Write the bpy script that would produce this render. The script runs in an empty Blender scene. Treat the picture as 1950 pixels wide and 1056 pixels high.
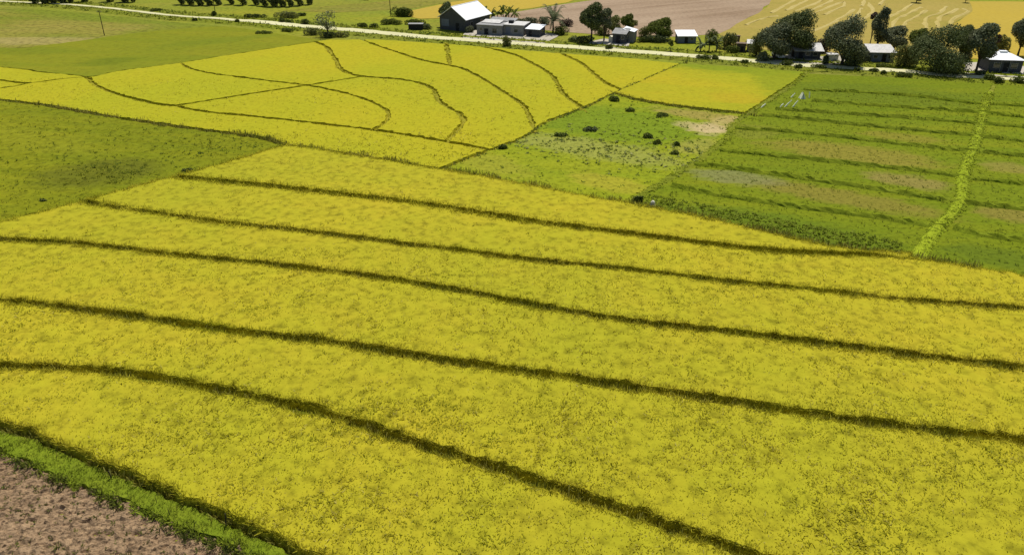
import bpy, math, random
import numpy as np
from mathutils import Vector, noise
from mathutils.geometry import delaunay_2d_cdt

R = math.radians
random.seed(7)
rng = np.random.default_rng(7)
S = bpy.context.scene
COL = S.collection

# ------------------------------------------------------------------ camera, sky, sun, exposure
H, PITCH, FPX, PW, PH = 38.0, 28.3, 1445.0, 1950.0, 1056.0
cam = bpy.data.cameras.new('camera'); co = bpy.data.objects.new('camera', cam); COL.objects.link(co)
co.location = (0, 0, H); co.rotation_euler = (R(90 - PITCH), 0, 0)
cam.sensor_fit = 'HORIZONTAL'; cam.sensor_width = 36; cam.lens = 36 * FPX / PW
cam.clip_start = 0.5; cam.clip_end = 9000
S.camera = co

SUN_EL, SUN_AZ = 62.0, 14.0            # azimuth from +Y, clockwise seen from above
w = bpy.data.worlds.new('World'); S.world = w; w.use_nodes = True
nt = w.node_tree
sky = nt.nodes.new('ShaderNodeTexSky'); sky.sky_type = 'NISHITA'; sky.sun_disc = False
sky.sun_elevation = R(SUN_EL); sky.sun_rotation = R(SUN_AZ)
bg = nt.nodes['Background']; bg.inputs['Strength'].default_value = 0.085
nt.links.new(sky.outputs[0], bg.inputs['Color'])
sl = bpy.data.lights.new('sun', 'SUN'); sl.energy = 4.9; sl.angle = R(0.55); sl.color = (1, .97, .90)
so = bpy.data.objects.new('sun', sl); COL.objects.link(so)
sd = Vector((math.sin(R(SUN_AZ)) * math.cos(R(SUN_EL)), math.cos(R(SUN_AZ)) * math.cos(R(SUN_EL)), math.sin(R(SUN_EL))))
so.rotation_euler = sd.to_track_quat('Z', 'Y').to_euler(); so.location = (0, 60, 80)
S.view_settings.view_transform = 'Standard'; S.view_settings.look = 'None'
S.view_settings.exposure = 0.0; S.view_settings.gamma = 1
S.cycles.max_bounces = 6; S.cycles.transparent_max_bounces = 4

# ------------------------------------------------------------------ helpers
CT, ST = math.cos(R(PITCH)), math.sin(R(PITCH))
def P(x, y, z=0.0):
    """where the photograph's pixel meets the level z"""
    u, v = (x - PW / 2) / FPX, (y - PH / 2) / FPX
    dx, dy, dz = u, CT - v * ST, -ST - v * CT
    t = (H - z) / -dz
    return (dx * t, dy * t)
def scale_at(x, y):
    X, Y = P(x, y)
    return FPX / (Y * CT + H * ST)                 # pixels per metre there

def tag(o, label=None, cat=None, group=None, kind=None):
    if label: o['label'] = label
    if cat: o['category'] = cat
    if group: o['group'] = group
    if kind: o['kind'] = kind
    return o

def mesh_np(name, V, faces_list, mats, mat_idx=None, smooth=False, parent=None):
    """faces_list: list of int arrays (n,k)"""
    me = bpy.data.meshes.new(name)
    V = np.asarray(V, dtype=np.float32)
    me.vertices.add(len(V)); me.vertices.foreach_set('co', V.ravel())
    li, ls, lt = [], [], []
    off = 0
    for F in faces_list:
        F = np.asarray(F, dtype=np.int32)
        if len(F) == 0: continue
        n, k = F.shape
        li.append(F.ravel()); ls.append(off + np.arange(n) * k); lt.append(np.full(n, k)); off += n * k
    li = np.concatenate(li).astype(np.int32); ls = np.concatenate(ls).astype(np.int32)
    me.loops.add(len(li)); me.loops.foreach_set('vertex_index', li)
    me.polygons.add(len(ls)); me.polygons.foreach_set('loop_start', ls)
    if mat_idx is not None: me.polygons.foreach_set('material_index', np.asarray(mat_idx, dtype=np.int32))
    me.polygons.foreach_set('use_smooth', np.full(len(ls), smooth))
    for m in (mats if isinstance(mats, (list, tuple)) else [mats]): me.materials.append(m)
    me.update(calc_edges=True); me.validate()
    o = bpy.data.objects.new(name, me); COL.objects.link(o)
    if parent: o.parent = parent
    return o

class MB:
    """collects simple solids, links them as one mesh"""
    def __init__(s): s.v = []; s.f = []
    def add(s, vs, fs):
        n = len(s.v); s.v += [tuple(v) for v in vs]; s.f += [tuple(i + n for i in f) for f in fs]; return s
    def box(s, x0, x1, y0, y1, z0, z1):
        return s.add([(x0,y0,z0),(x1,y0,z0),(x1,y1,z0),(x0,y1,z0),(x0,y0,z1),(x1,y0,z1),(x1,y1,z1),(x0,y1,z1)],
                     [(0,3,2,1),(4,5,6,7),(0,1,5,4),(1,2,6,5),(2,3,7,6),(3,0,4,7)])
    def quad(s, a, b, c, d, t=0.06):
        """a slab: quad with thickness t downwards along its normal"""
        a, b, c, d = map(Vector, (a, b, c, d)); n = (b - a).cross(d - a).normalized() * t
        return s.add([a, b, c, d, a - n, b - n, c - n, d - n],
                     [(0,1,2,3),(7,6,5,4),(0,4,5,1),(1,5,6,2),(2,6,7,3),(3,7,4,0)])
    def tube(s, pts, rads, n=6, cap=True):
        base = len(s.v); pts = [Vector(p) for p in pts]
        for i, p in enumerate(pts):
            d = (pts[min(i + 1, len(pts) - 1)] - pts[max(i - 1, 0)]).normalized()
            a = d.orthogonal().normalized(); b = d.cross(a)
            for k in range(n):
                t = 2 * math.pi * k / n
                s.v.append(tuple(p + (a * math.cos(t) + b * math.sin(t)) * rads[i]))
        for i in range(len(pts) - 1):
            for k in range(n):
                q = base + i * n; s.f.append((q + k, q + (k + 1) % n, q + n + (k + 1) % n, q + n + k))
        if cap:
            s.f.append(tuple(base + k for k in range(n))[::-1]); q = base + (len(pts) - 1) * n; s.f.append(tuple(q + k for k in range(n)))
        return s
    def build(s, name, mat, parent=None, smooth=False):
        me = bpy.data.meshes.new(name); me.from_pydata(s.v, [], s.f); me.materials.append(mat)
        if smooth:
            for p in me.polygons: p.use_smooth = True
        o = bpy.data.objects.new(name, me); COL.objects.link(o)
        if parent: o.parent = parent
        return o
def empty(name, x, y, z=0, rz=0):
    o = bpy.data.objects.new(name, None); COL.objects.link(o); o.location = (x, y, z); o.rotation_euler = (0, 0, rz)
    o.empty_display_size = 0.3
    return o

# ------------------------------------------------------------------ materials
def new_mat(name):
    m = bpy.data.materials.new(name); m.use_nodes = True; m.node_tree.nodes.clear(); return m
def N(m, t, **kw):
    n = m.node_tree.nodes.new(t)
    for k, v in kw.items():
        if k in n.inputs: n.inputs[k].default_value = v
        else: setattr(n, k, v)
    return n
def L(m, a, b): m.node_tree.links.new(a, b)
def ramp(m, fac, stops, interp='LINEAR'):
    r = N(m, 'ShaderNodeValToRGB'); e = r.color_ramp.elements; r.color_ramp.interpolation = interp
    while len(e) < len(stops): e.new(0.5)
    for i, (p, c) in enumerate(stops): e[i].position = p; e[i].color = (*c, 1)
    L(m, fac, r.inputs[0]); return r.outputs[0]
def tex_noise(m, scale, detail=4, rough=0.55, stretch=None, dist=0, rot=0):
    g = N(m, 'ShaderNodeNewGeometry'); src = g.outputs['Position']
    if stretch or rot:
        mp = N(m, 'ShaderNodeMapping'); mp.inputs['Rotation'].default_value = (0, 0, rot)
        L(m, src, mp.inputs['Vector']); src = mp.outputs[0]
        if stretch:
            m2 = N(m, 'ShaderNodeMapping'); m2.inputs['Scale'].default_value = stretch
            L(m, src, m2.inputs['Vector']); src = m2.outputs[0]
    n = N(m, 'ShaderNodeTexNoise'); n.inputs['Scale'].default_value = scale
    n.inputs['Detail'].default_value = detail; n.inputs['Roughness'].default_value = rough
    n.inputs['Distortion'].default_value = dist
    L(m, src, n.inputs['Vector']); return n.outputs['Fac']
def mix(m, fac, a, b, mode='MIX'):
    x = N(m, 'ShaderNodeMix', data_type='RGBA', blend_type=mode)
    for s, v in ((x.inputs[0], fac), (x.inputs[6], a), (x.inputs[7], b)):
        if hasattr(v, 'links'): L(m, v, s)
        else: s.default_value = v if isinstance(v, (int, float)) else (*v, 1)
    return x.outputs[2]
def finish(m, colr, rough=0.9, bump=None, bstr=0.5, bdist=0.1, translucent=0.0, spec=0.15, metallic=0):
    out = N(m, 'ShaderNodeOutputMaterial')
    p = N(m, 'ShaderNodeBsdfPrincipled'); p.inputs['Roughness'].default_value = rough
    p.inputs['Specular IOR Level'].default_value = spec; p.inputs['Metallic'].default_value = metallic
    if hasattr(colr, 'links'): L(m, colr, p.inputs['Base Color'])
    else: p.inputs['Base Color'].default_value = (*colr, 1)
    if bump is not None:
        b = N(m, 'ShaderNodeBump'); b.inputs['Strength'].default_value = bstr; b.inputs['Distance'].default_value = bdist
        L(m, bump, b.inputs['Height']); L(m, b.outputs[0], p.inputs['Normal'])
    sh = p.outputs[0]
    if translucent:
        t = N(m, 'ShaderNodeBsdfTranslucent')
        if hasattr(colr, 'links'): L(m, colr, t.inputs['Color'])
        else: t.inputs['Color'].default_value = (*colr, 1)
        x = N(m, 'ShaderNodeMixShader'); x.inputs[0].default_value = translucent
        L(m, sh, x.inputs[1]); L(m, t.outputs[0], x.inputs[2]); sh = x.outputs[0]
    L(m, sh, out.inputs['Surface']); return m
def sc(c, k): return tuple(min(1, v * k) for v in c)

TONE = .84
def field_mat(name, c1, c2, c3, fine=2.2, mid=0.12, big=0.025, rot=0.0, stretch=(1, 1, 1), amt=0.5, bstr=0.5, bdist=0.12, spots=None, blobs=()):
    """crop or soil surface: large blotches c1<->c2, finer mottling towards c3"""
    c1, c2, c3 = sc(c1, TONE), sc(c2, TONE), sc(c3, TONE); blobs = [(*q_[:5], sc(q_[5], TONE), q_[6]) for q_ in blobs]
    m = new_mat(name)
    a = tex_noise(m, big, 3, .5); b = tex_noise(m, mid, 5, .6, stretch, .3, rot); f = tex_noise(m, fine, 5, .65)
    c = mix(m, ramp(m, b, [(.34, (0,0,0)), (.66, (1,1,1))]), c1, c2)
    c = mix(m, ramp(m, a, [(.38, (0,0,0)), (.62, (.55,.55,.55))]), c, c3)
    k = ramp(m, f, [(.28, (1 - amt,) * 3), (.5, (1,1,1)), (.75, (1 + amt * .35,) * 3)])
    c = mix(m, 1.0, c, k, 'MULTIPLY')
    if spots:
        s = tex_noise(m, spots[1], 4, .6); c = mix(m, ramp(m, s, [(spots[2], (0,0,0)), (spots[2] + .06, (1,1,1))]), c, spots[0])
    for (cx, cy, rx, ry, rot_, colb, op) in blobs:
        C0 = Vector(P(cx, cy)); A = Vector(P(cx + rx * math.cos(rot_), cy + rx * math.sin(rot_))) - C0; B = (Vector(P(cx, cy - ry)) - Vector(P(cx, cy + ry))) / 2
        g = N(m, 'ShaderNodeNewGeometry'); mp = N(m, 'ShaderNodeMapping'); mp.vector_type = 'TEXTURE'
        mp.inputs['Location'].default_value = (C0.x, C0.y, 0); mp.inputs['Rotation'].default_value = (0, 0, math.atan2(A.y, A.x)); mp.inputs['Scale'].default_value = (A.length, max(.5, B.length), 1000)
        L(m, g.outputs['Position'], mp.inputs['Vector'])
        ln_ = N(m, 'ShaderNodeVectorMath', operation='LENGTH'); L(m, mp.outputs[0], ln_.inputs[0])
        nn = tex_noise(m, .45, 5, .7, (.5, 1.4, 1))
        md = N(m, 'ShaderNodeMath', operation='MULTIPLY_ADD'); L(m, nn, md.inputs[0]); md.inputs[1].default_value = 1.6; L(m, ln_.outputs['Value'], md.inputs[2])
        k_ = ramp(m, md.outputs[0], [(.0, (op,)*3), (.62, (op,)*3), (.80, (0,0,0))]) if False else None
        mr = N(m, 'ShaderNodeMapRange'); L(m, md.outputs[0], mr.inputs['Value']); mr.inputs['From Min'].default_value = 1.45; mr.inputs['From Max'].default_value = 1.95
        mr.inputs['To Min'].default_value = op; mr.inputs['To Max'].default_value = 0.0
        cb = mix(m, 1.0, colb, k, 'MULTIPLY'); c = mix(m, mr.outputs[0], c, cb)
    return finish(m, c, .95, f, bstr, bdist, spec=.05)
def blade_mat(name, stops, tint, translucent=.35, big=.06, amt=.8):
    stops = [(p_, sc(c_, TONE)) for p_, c_ in stops]; tint = sc(tint, TONE)
    m = new_mat(name)
    g = N(m, 'ShaderNodeNewGeometry')
    c = ramp(m, g.outputs['Random Per Island'], stops)
    a = tex_noise(m, big, 4, .6)
    c = mix(m, ramp(m, a, [(.42, (0,0,0)), (.68, (amt,) * 3)]), c, tint)
    return finish(m, c, .8, translucent=translucent, spec=.1)

YEL = (.40, .362, .014); YEL2 = (.425, .36, .015); YGR = (.325, .345, .014)
M = {}
M['rice_top'] = field_mat('rice_top', YEL, YEL2, YGR, fine=1.6, mid=.10, amt=.26, bstr=.35, stretch=(1, .45, 1), rot=.3)
M['rice_under'] = field_mat('rice_under', (.395, .352, .018), (.425, .348, .020), (.31, .315, .016), fine=1.0, mid=.22, amt=.5)
M['rice_side'] = field_mat('rice_side', (.50, .42, .022), (.54, .44, .025), (.40, .38, .02), fine=4, amt=.6)
M['rice_blade'] = blade_mat('rice_blade', [(0, (.22, .20, .016)), (.05, (.46, .41, .022)), (.45, (.49, .44, .025)), (.80, (.55, .475, .038)), (.95, (.74, .64, .16))], (.40, .42, .02), .5, big=.28, amt=.75)
M['edge_blade'] = blade_mat('edge_blade', [(0, (.28, .25, .02)), (.5, (.54, .47, .028)), (1, (.74, .64, .07))], (.44, .44, .02), .52)
M['yg_top'] = field_mat('yg_top', (.36, .34, .014), (.44, .35, .015), (.29, .32, .013), fine=1.4, mid=.08, amt=.25, stretch=(.5, 1.6, 1), rot=.1, blobs=[(1400, 130, 200, 14, .08, (.20, .25, .012), .9), (1490, 165, 50, 40, 0, (.24, .27, .012), .8), (1400, 190, 60, 12, .1, (.42, .32, .016), .7)])
M['green_upper'] = field_mat('green_upper', (.195, .215, .010), (.245, .235, .012), (.165, .20, .010), fine=.8, mid=.06, amt=.22, stretch=(.35, 1.7, 1), rot=.12, blobs=[(205, 120, 60, 7, -.1, (.14, .17, .008), .7), (40, 100, 120, 8, 0, (.16, .19, .010), .6), (420, 80, 120, 6, -.1, (.15, .19, .010), .5)])
M['green_left'] = field_mat('green_left', (.185, .20, .007), (.25, .24, .009), (.15, .18, .007), fine=1.3, mid=.22, amt=.5, stretch=(.2, 1.7, 1), rot=.15, bstr=.9, blobs=[(190, 335, 130, 26, -.1, (.11, .115, .010), .7), (60, 270, 150, 14, .2, (.24, .24, .012), .5)])
M['green_right'] = field_mat('green_right', (.15, .20, .007), (.21, .23, .009), (.15, .19, .008), fine=1.6, mid=.12, big=.03, amt=.45, stretch=(.25, 1.8, 1), rot=.12, bstr=.8, blobs=[
    (1620, 292, 190, 18, .12, (.25, .21, .03), .85), (1600, 375, 230, 16, .17, (.23, .19, .03), .8), (1730, 345, 90, 12, .15, (.28, .21, .06), .7), (1400, 338, 95, 14, .12, (.22, .21, .09), .6), (1430, 250, 60, 14, .1, (.20, .21, .02), .8),
    (1920, 320, 60, 10, .1, (.27, .21, .05), .6), (1930, 410, 80, 14, .1, (.25, .19, .04), .7), (1680, 180, 220, 20, .08, (.125, .165, .010), .7), (1450, 430, 260, 30, .155, (.12, .17, .010), .75), (1900, 490, 120, 20, .155, (.11, .15, .010), .7), (1720, 262, 90, 8, .1, (.26, .21, .03), .6)])
M['green_mixed'] = field_mat('green_mixed', (.22, .27, .010), (.29, .31, .012), (.25, .27, .015), fine=1.8, mid=.2, amt=.45, bstr=.9, stretch=(.4, 1.5, 1), rot=.15, blobs=[
    (1170, 238, 190, 36, .12, (.16, .23, .012), .8), (1130, 285, 200, 18, .17, (.30, .30, .07), .6), (1345, 222, 110, 9, .14, (.32, .25, .06), .8), (1350, 247, 40, 12, .12, (.54, .41, .20), .9), (1310, 240, 26, 7, .3, (.46, .37, .16), .7), (1385, 233, 22, 9, -.4, (.44, .34, .12), .7), (930, 312, 80, 16, .3, (.33, .30, .03), .55), (1160, 350, 90, 14, .2, (.38, .32, .03), .6), (1335, 280, 50, 14, -.2, (.34, .29, .07), .5)])
M['verge'] = field_mat('verge', (.17, .205, .012), (.22, .24, .015), (.20, .20, .03), fine=1.6, mid=.3, amt=.5, bstr=.9)
M['bank'] = field_mat('bank', (.17, .235, .012), (.22, .27, .016), (.15, .18, .015), fine=5, mid=.6, amt=.5, bstr=.9)
M['ground'] = field_mat('ground', (.22, .26, .016), (.28, .27, .022), (.20, .20, .04), fine=.8, mid=.09, big=.02, amt=.5, stretch=(.5, 1.6, 1))
M['olive'] = field_mat('olive', (.25, .22, .03), (.175, .20, .016), (.31, .25, .055), fine=.7, mid=.10, big=.025, amt=.6, stretch=(.25, 2.0, 1), rot=.1, blobs=[(250, 34, 330, 9, .08, (.17, .21, .014), .8), (60, 78, 160, 7, 0, (.36, .29, .10), .6), (350, 58, 140, 8, -.05, (.19, .21, .015), .7)])
M['plough'] = field_mat('plough', (.39, .28, .18), (.26, .175, .105), (.43, .315, .21), fine=1.0, mid=.06, amt=.3, stretch=(.3, 2.6, 1), rot=-.5)
M['soil'] = field_mat('soil', (.41, .27, .145), (.29, .185, .10), (.48, .325, .19), fine=3.5, mid=.9, amt=.75, bstr=1.0, bdist=.3, spots=((.08, .05, .03), 1.6, .62))
M['stubble'] = field_mat('stubble', (.37, .28, .06), (.31, .26, .045), (.42, .31, .08), fine=1.0, mid=.12, amt=.25, stretch=(.5, 2, 1))
M['golden'] = field_mat('golden', (.46, .33, .045), (.44, .32, .05), (.49, .35, .045), fine=.8, mid=.05, amt=.15)
M['bund_dry'] = field_mat('bund_dry', (.30, .28, .02), (.36, .30, .03), (.24, .25, .02), fine=3, mid=.5, amt=.4)
M['straw'] = field_mat('straw', (.52, .41, .13), (.46, .36, .11), (.55, .44, .17), fine=2.5, mid=.5, amt=.3)
M['road'] = field_mat('road', (.66, .62, .33), (.72, .68, .40), (.60, .56, .30), fine=3, mid=.3, amt=.18, bstr=.2)
M['yard'] = field_mat('yard', (.50, .44, .36), (.60, .54, .45), (.36, .33, .22), fine=2, mid=.35, amt=.25)
M['grass_blade'] = blade_mat('grass_blade', [(0, (.12, .14, .010)), (.5, (.21, .24, .014)), (1, (.36, .37, .03))], (.10, .16, .02), .35)
M['bank_blade'] = blade_mat('bank_blade', [(0, (.11, .15, .010)), (.5, (.21, .27, .012)), (1, (.33, .39, .04))], (.22, .25, .02), .3, big=.3)
M['shade_blade'] = blade_mat('shade_blade', [(0, (.12, .11, .014)), (.5, (.30, .26, .03)), (1, (.52, .48, .12))], (.20, .23, .025), .42, big=.2)
M['pale_grass'] = blade_mat('pale_grass', [(0, (.14, .18, .03)), (.5, (.28, .30, .05)), (1, (.46, .44, .16))], (.2, .26, .04), .3)
def leaf(name, a, b, c, tr=.25):
    return blade_mat(name, [(0, a), (.55, b), (1, c)], (b[0]*1.5, b[1]*1.25, b[2]*1.1), tr, big=.5, amt=.6)
M['leaf_dark'] = leaf('leaf_dark', (.04, .055, .016), (.10, .13, .038), (.32, .36, .17), .26)
M['leaf_grey'] = leaf('leaf_grey', (.05, .065, .028), (.15, .175, .085), (.38, .41, .25), .28)
M['leaf_mid'] = leaf('leaf_mid', (.05, .07, .012), (.13, .17, .025), (.28, .32, .07), .32)
M['leaf_pale'] = leaf('leaf_pale', (.09, .11, .03), (.21, .23, .06), (.36, .37, .13), .35)
M['leaf_brown'] = leaf('leaf_brown', (.05, .035, .025), (.12, .085, .06), (.22, .15, .12), .2)
M['bark'] = field_mat('bark', (.07, .055, .04), (.10, .08, .06), (.05, .045, .04), fine=6, mid=2, amt=.4)
M['wood'] = field_mat('wood', (.06, .05, .035), (.09, .07, .05), (.05, .04, .03), fine=9, mid=2, amt=.4)
def plain(name, c, rough=.8, amt=.2, fine=1.4, spec=.2, metallic=0, stretch=None):
    m = new_mat(name); f = tex_noise(m, fine, 6, .7, stretch)
    k = ramp(m, f, [(.3, (1 - amt,) * 3), (.7, (1, 1, 1))])
    return finish(m, mix(m, 1.0, c, k, 'MULTIPLY'), rough, spec=spec, metallic=metallic)
M['roof_white'] = plain('roof_white', (.90, .90, .90), .4, .08, spec=.5)
M['roof_pale'] = plain('roof_pale', (.66, .63, .58), .6, .45, 1.6)
M['roof_grey'] = plain('roof_grey', (.34, .33, .31), .7, .45, .8)
M['roof_rust'] = plain('roof_rust', (.20, .14, .10), .8, .4)
M['wall_dark'] = plain('wall_dark', (.085, .088, .092), .9, .3)
M['wall_grey'] = plain('wall_grey', (.27, .265, .25), .9, .35, 1.0)
M['wall_blue'] = plain('wall_blue', (.17, .19, .23), .9, .3)
M['wall_brown'] = plain('wall_brown', (.13, .10, .075), .9, .35)
M['wall_white'] = plain('wall_white', (.72, .69, .65), .8, .12)
M['dark'] = plain('dark', (.018, .019, .022), .6, .2)
M['trim'] = plain('trim', (.40, .38, .35), .7, .2)
M['paint_white'] = plain('paint_white', (.78, .78, .78), .3, .05, spec=.5)
M['glass'] = plain('glass', (.03, .035, .04), .1, .05, spec=.6)
M['rubber'] = plain('rubber', (.02, .02, .02), .8, .1)
M['pale_pole'] = plain('pale_pole', (.85, .85, .62), .7, .15)
M['concrete'] = plain('concrete', (.74, .68, .52), .9, .25, 3)
M['hedge'] = leaf('hedge', (.04, .06, .012), (.10, .13, .022), (.20, .23, .06), .25)

# ------------------------------------------------------------------ line work (photo pixels -> ground)
def catmull(pts, step):
    pts = [np.array(p, float) for p in pts]
    if len(pts) == 2: q = [pts[0], pts[1]]
    else:
        q = []
        for i in range(len(pts) - 1):
            p0 = pts[max(i - 1, 0)]; p1 = pts[i]; p2 = pts[i + 1]; p3 = pts[min(i + 2, len(pts) - 1)]
            for t in np.linspace(0, 1, 9)[:-1]:
                q.append(.5 * (2*p1 + (p2-p0)*t + (2*p0-5*p1+4*p2-p3)*t*t + (3*p1-p0-3*p2+p3)*t**3))
        q.append(pts[-1])
    q = np.array(q); seg = np.linalg.norm(np.diff(q, axis=0), axis=1); s = np.concatenate([[0], np.cumsum(seg)])
    out = []; t = 0
    while t < s[-1]:
        p = np.array([np.interp(t, s, q[:, 0]), np.interp(t, s, q[:, 1])]); out.append(p)
        t += max(.45, step * max(1.0, p[1] / 90))
    out.append(q[-1]); return np.array(out)
def line(px, z=.45, ext=0, step=.5):
    q = catmull([P(x, y, z) for x, y in px], step)
    if ext:
        a = q[0] - q[min(3, len(q) - 1)]; b = q[-1] - q[max(-4, -len(q))]
        q = np.vstack([q[0] + a / np.linalg.norm(a) * ext, q, q[-1] + b / np.linalg.norm(b) * ext])
    return q
LN = {}
def deff(n, px, z=.45, ext=2.5, w=.5): LN[n] = (line(px, z, ext), w)

deff('L6', [(-420,155),(0,190),(193,219),(331,240),(483,260),(545,276),(600,284),(740,306),(834,322),(950,341),(1083,367),(1200,388),(1333,413),(1443,438),(1585,469),(1750,493),(1950,524),(2120,550),(2400,590)], w=.56)
deff('L5', [(312,337),(418,348),(600,367),(775,388),(881,403),(1006,424),(1194,448),(1431,477),(1585,487),(1700,490),(1760,494),(1815,499)], w=.55)
deff('L4', [(158,383),(193,394),(322,413),(450,430),(600,446),(756,467),(881,481),(1006,498),(1194,517),(1400,541),(1550,556),(1700,573),(1850,584),(1950,591),(2350,622)], w=.4)
deff('L3', [(-420,440),(-200,448),(0,460),(129,466),(225,476),(354,491),(480,503),(600,517),(741,535),(881,559),(975,577),(1100,600),(1220,618),(1400,638),(1600,662),(1800,688),(1950,704),(2350,745)], w=.44)
deff('L2', [(-420,540),(-200,556),(0,575),(100,586),(250,606),(400,628),(500,641),(640,656),(740,674),(900,698),(1050,718),(1200,741),(1350,763),(1500,786),(1650,808),(1800,826),(1950,843),(2350,892)], w=.44)
deff('L1', [(-420,700),(-200,698),(0,702),(150,706),(270,719),(400,743),(500,763),(600,786),(700,816),(800,851),(900,881),(1000,913),(1100,946),(1200,981),(1300,1016),(1400,1051),(1500,1090),(1650,1150),(1900,1310)], w=.44)
deff('L0', [(-420,700),(-200,752),(0,812),(60,828),(100,846),(200,888),(300,932),(400,974),(500,1020),(600,1066),(700,1120),(900,1230),(1000,1300)], w=0.2)
deff('K',  [(-420,690),(-200,775),(0,862),(60,885),(130,920),(200,942),(300,985),(350,1008),(430,1038),(500,1072),(650,1150),(850,1290)], z=0, w=.06)
deff('BL', [(-420,512),(-200,468),(0,424),(60,409),(150,387),(235,363),(310,343),(350,334),(450,305),(530,281)], w=.35)
deff('B1', [(-420,70),(0,90),(75,86),(160,76),(226,66),(326,56),(427,50),(520,62),(600,74),(630,80)], w=.1)
deff('B2', [(-420,95),(0,127),(75,136),(150,143),(170,146),(235,133),(345,119),(430,105),(560,85),(620,76)], w=.3)
deff('B3', [(600,73),(646,75),(720,75),(800,80),(915,88),(987,94),(1080,102),(1204,111),(1290,120),(1420,127),(1535,136),(1700,143),(1950,160),(2430,194)], w=.3)
deff('B4', [(1300,119),(1250,140),(1210,158),(1183,170),(1160,180),(1110,203),(1060,222),(1033,233),(1010,250),(985,264),(933,283),(880,302),(834,322)], w=0.12)
deff('B5', [(1175,177),(1215,188),(1277,198),(1340,206),(1427,215)], w=.35)
deff('B6', [(1535,136),(1515,155),(1446,201),(1400,232),(1385,258),(1327,305),(1277,335),(1212,374),(1195,388)], z=.2, w=.35)
deff('U1', [(163,144),(170,151),(181,161),(226,180),(301,198),(332,201),(389,212),(490,222),(600,234),(740,251),(837,267),(925,283)], w=.6)
deff('U2', [(332,201),(400,190),(490,176),(585,162),(640,153),(692,145)], w=0.42)
deff('U3', [(345,119),(355,127),(385,136),(430,143),(500,152),(585,162),(650,175),(700,190),(730,205),(740,215),(735,230),(712,247)], w=0.42)
deff('U4', [(600,79),(622,90),(638,112),(645,127),(662,138),(692,145),(760,150),(800,158),(825,170),(835,190),(850,202),(878,218),(880,235),(850,268)], w=0.55)
deff('U5', [(692,76),(720,87),(760,100),(800,113),(855,124),(880,130),(915,147),(960,175),(990,195),(1003,210),(1016,240)], w=0.5)
deff('U6', [(849,83),(853,100),(857,124)], w=0.55)
deff('U7', [(922,89),(960,98),(990,108),(1040,135),(1060,155),(1065,165),(1075,180),(1107,203)], w=0.5)
deff('U8', [(1068,101),(1090,111),(1110,122),(1150,155),(1183,170)], w=0.5)
deff('U9', [(-420,215),(-200,190),(0,168),(60,158),(120,150),(165,146)], w=.5)
deff('U10', [(-300,90),(-200,125),(0,152),(35,157),(62,158)], w=.5)
deff('VB', [(1905,148),(1888,172),(1872,212),(1860,262),(1835,333),(1832,372),(1816,405),(1788,432),(1765,465),(1748,492)], z=0, w=.4)
# closing line round the whole modelled ground
xa, xb = -420, 2400
deff('E1', [(-420,60),(-420,1300)], z=0, w=0); deff('E2', [(2400,120),(2400,1300)], z=0, w=0); deff('E3', [(-430,1290),(2410,1290)], z=0, w=0)

def arrangement():
    co_, ed, ew = [], [], []
    for n, (q, wd) in LN.items():
        b = len(co_); co_ += [Vector((float(p[0]), float(p[1]))) for p in q]
        ed += [(b + i, b + i + 1) for i in range(len(q) - 1)]; ew += [wd] * (len(q) - 1)
    v, e, f, ov, oe, of = delaunay_2d_cdt(co_, ed, [], 0, 1e-4)
    v = np.array([(a[0], a[1]) for a in v])
    con = {}
    for (a, b), o in zip(e, oe):
        if o: con[(min(a, b), max(a, b))] = max(ew[i] for i in o if i < len(ew))
    adj = {}
    for i, t in enumerate(f):
        for k in range(3):
            a, b = t[k], t[(k + 1) % 3]; adj.setdefault((min(a, b), max(a, b)), []).append(i)
    return v, f, con, adj
AV, AF, ACON, AADJ = arrangement()
ATRI = AV[np.array(AF)]
def region(seed_px, z=.3):
    p = np.array(P(*seed_px, z))
    a, b, c = ATRI[:, 0], ATRI[:, 1], ATRI[:, 2]
    def cr(u, v_, q): return (v_[:, 0]-u[:, 0])*(q[1]-u[:, 1]) - (v_[:, 1]-u[:, 1])*(q[0]-u[:, 0])
    s1, s2, s3 = cr(a, b, p), cr(b, c, p), cr(c, a, p)
    hit = np.where(((s1 >= 0) & (s2 >= 0) & (s3 >= 0)) | ((s1 <= 0) & (s2 <= 0) & (s3 <= 0)))[0]
    st = [int(hit[0])]; seen = set(st)
    while st:
        t = st.pop(); f = AF[t]
        for k in range(3):
            e = (min(f[k], f[(k+1) % 3]), max(f[k], f[(k+1) % 3]))
            if e in ACON: continue
            for o in AADJ[e]:
                if o not in seen: seen.add(o); st.append(o)
    nxt = {}
    for t in seen:
        f = AF[t]
        area = np.cross(AV[f[1]] - AV[f[0]], AV[f[2]] - AV[f[0]])
        f = f if area > 0 else f[::-1]
        for k in range(3):
            a_, b_ = f[k], f[(k+1) % 3]; e = (min(a_, b_), max(a_, b_))
            if sum(1 for o in AADJ[e] if o in seen) == 1: nxt.setdefault(a_, []).append((b_, ACON.get(e, 0)))
    loops = []
    while nxt:
        s = next(iter(nxt)); lp = []; cur = s
        while cur in nxt:
            b_, wd = nxt[cur].pop(0)
            if not nxt[cur]: del nxt[cur]
            lp.append((cur, wd)); cur = b_
            if cur == s: break
        loops.append(lp)
    def ar(lp):
        q = AV[[i for i, _ in lp]]; return abs(.5 * np.sum(q[:, 0]*np.roll(q[:, 1], -1) - np.roll(q[:, 0], -1)*q[:, 1]))
    lp = max(loops, key=ar)
    return AV[[i for i, _ in lp]], np.array([x for _, x in lp]), ar(lp)
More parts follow.
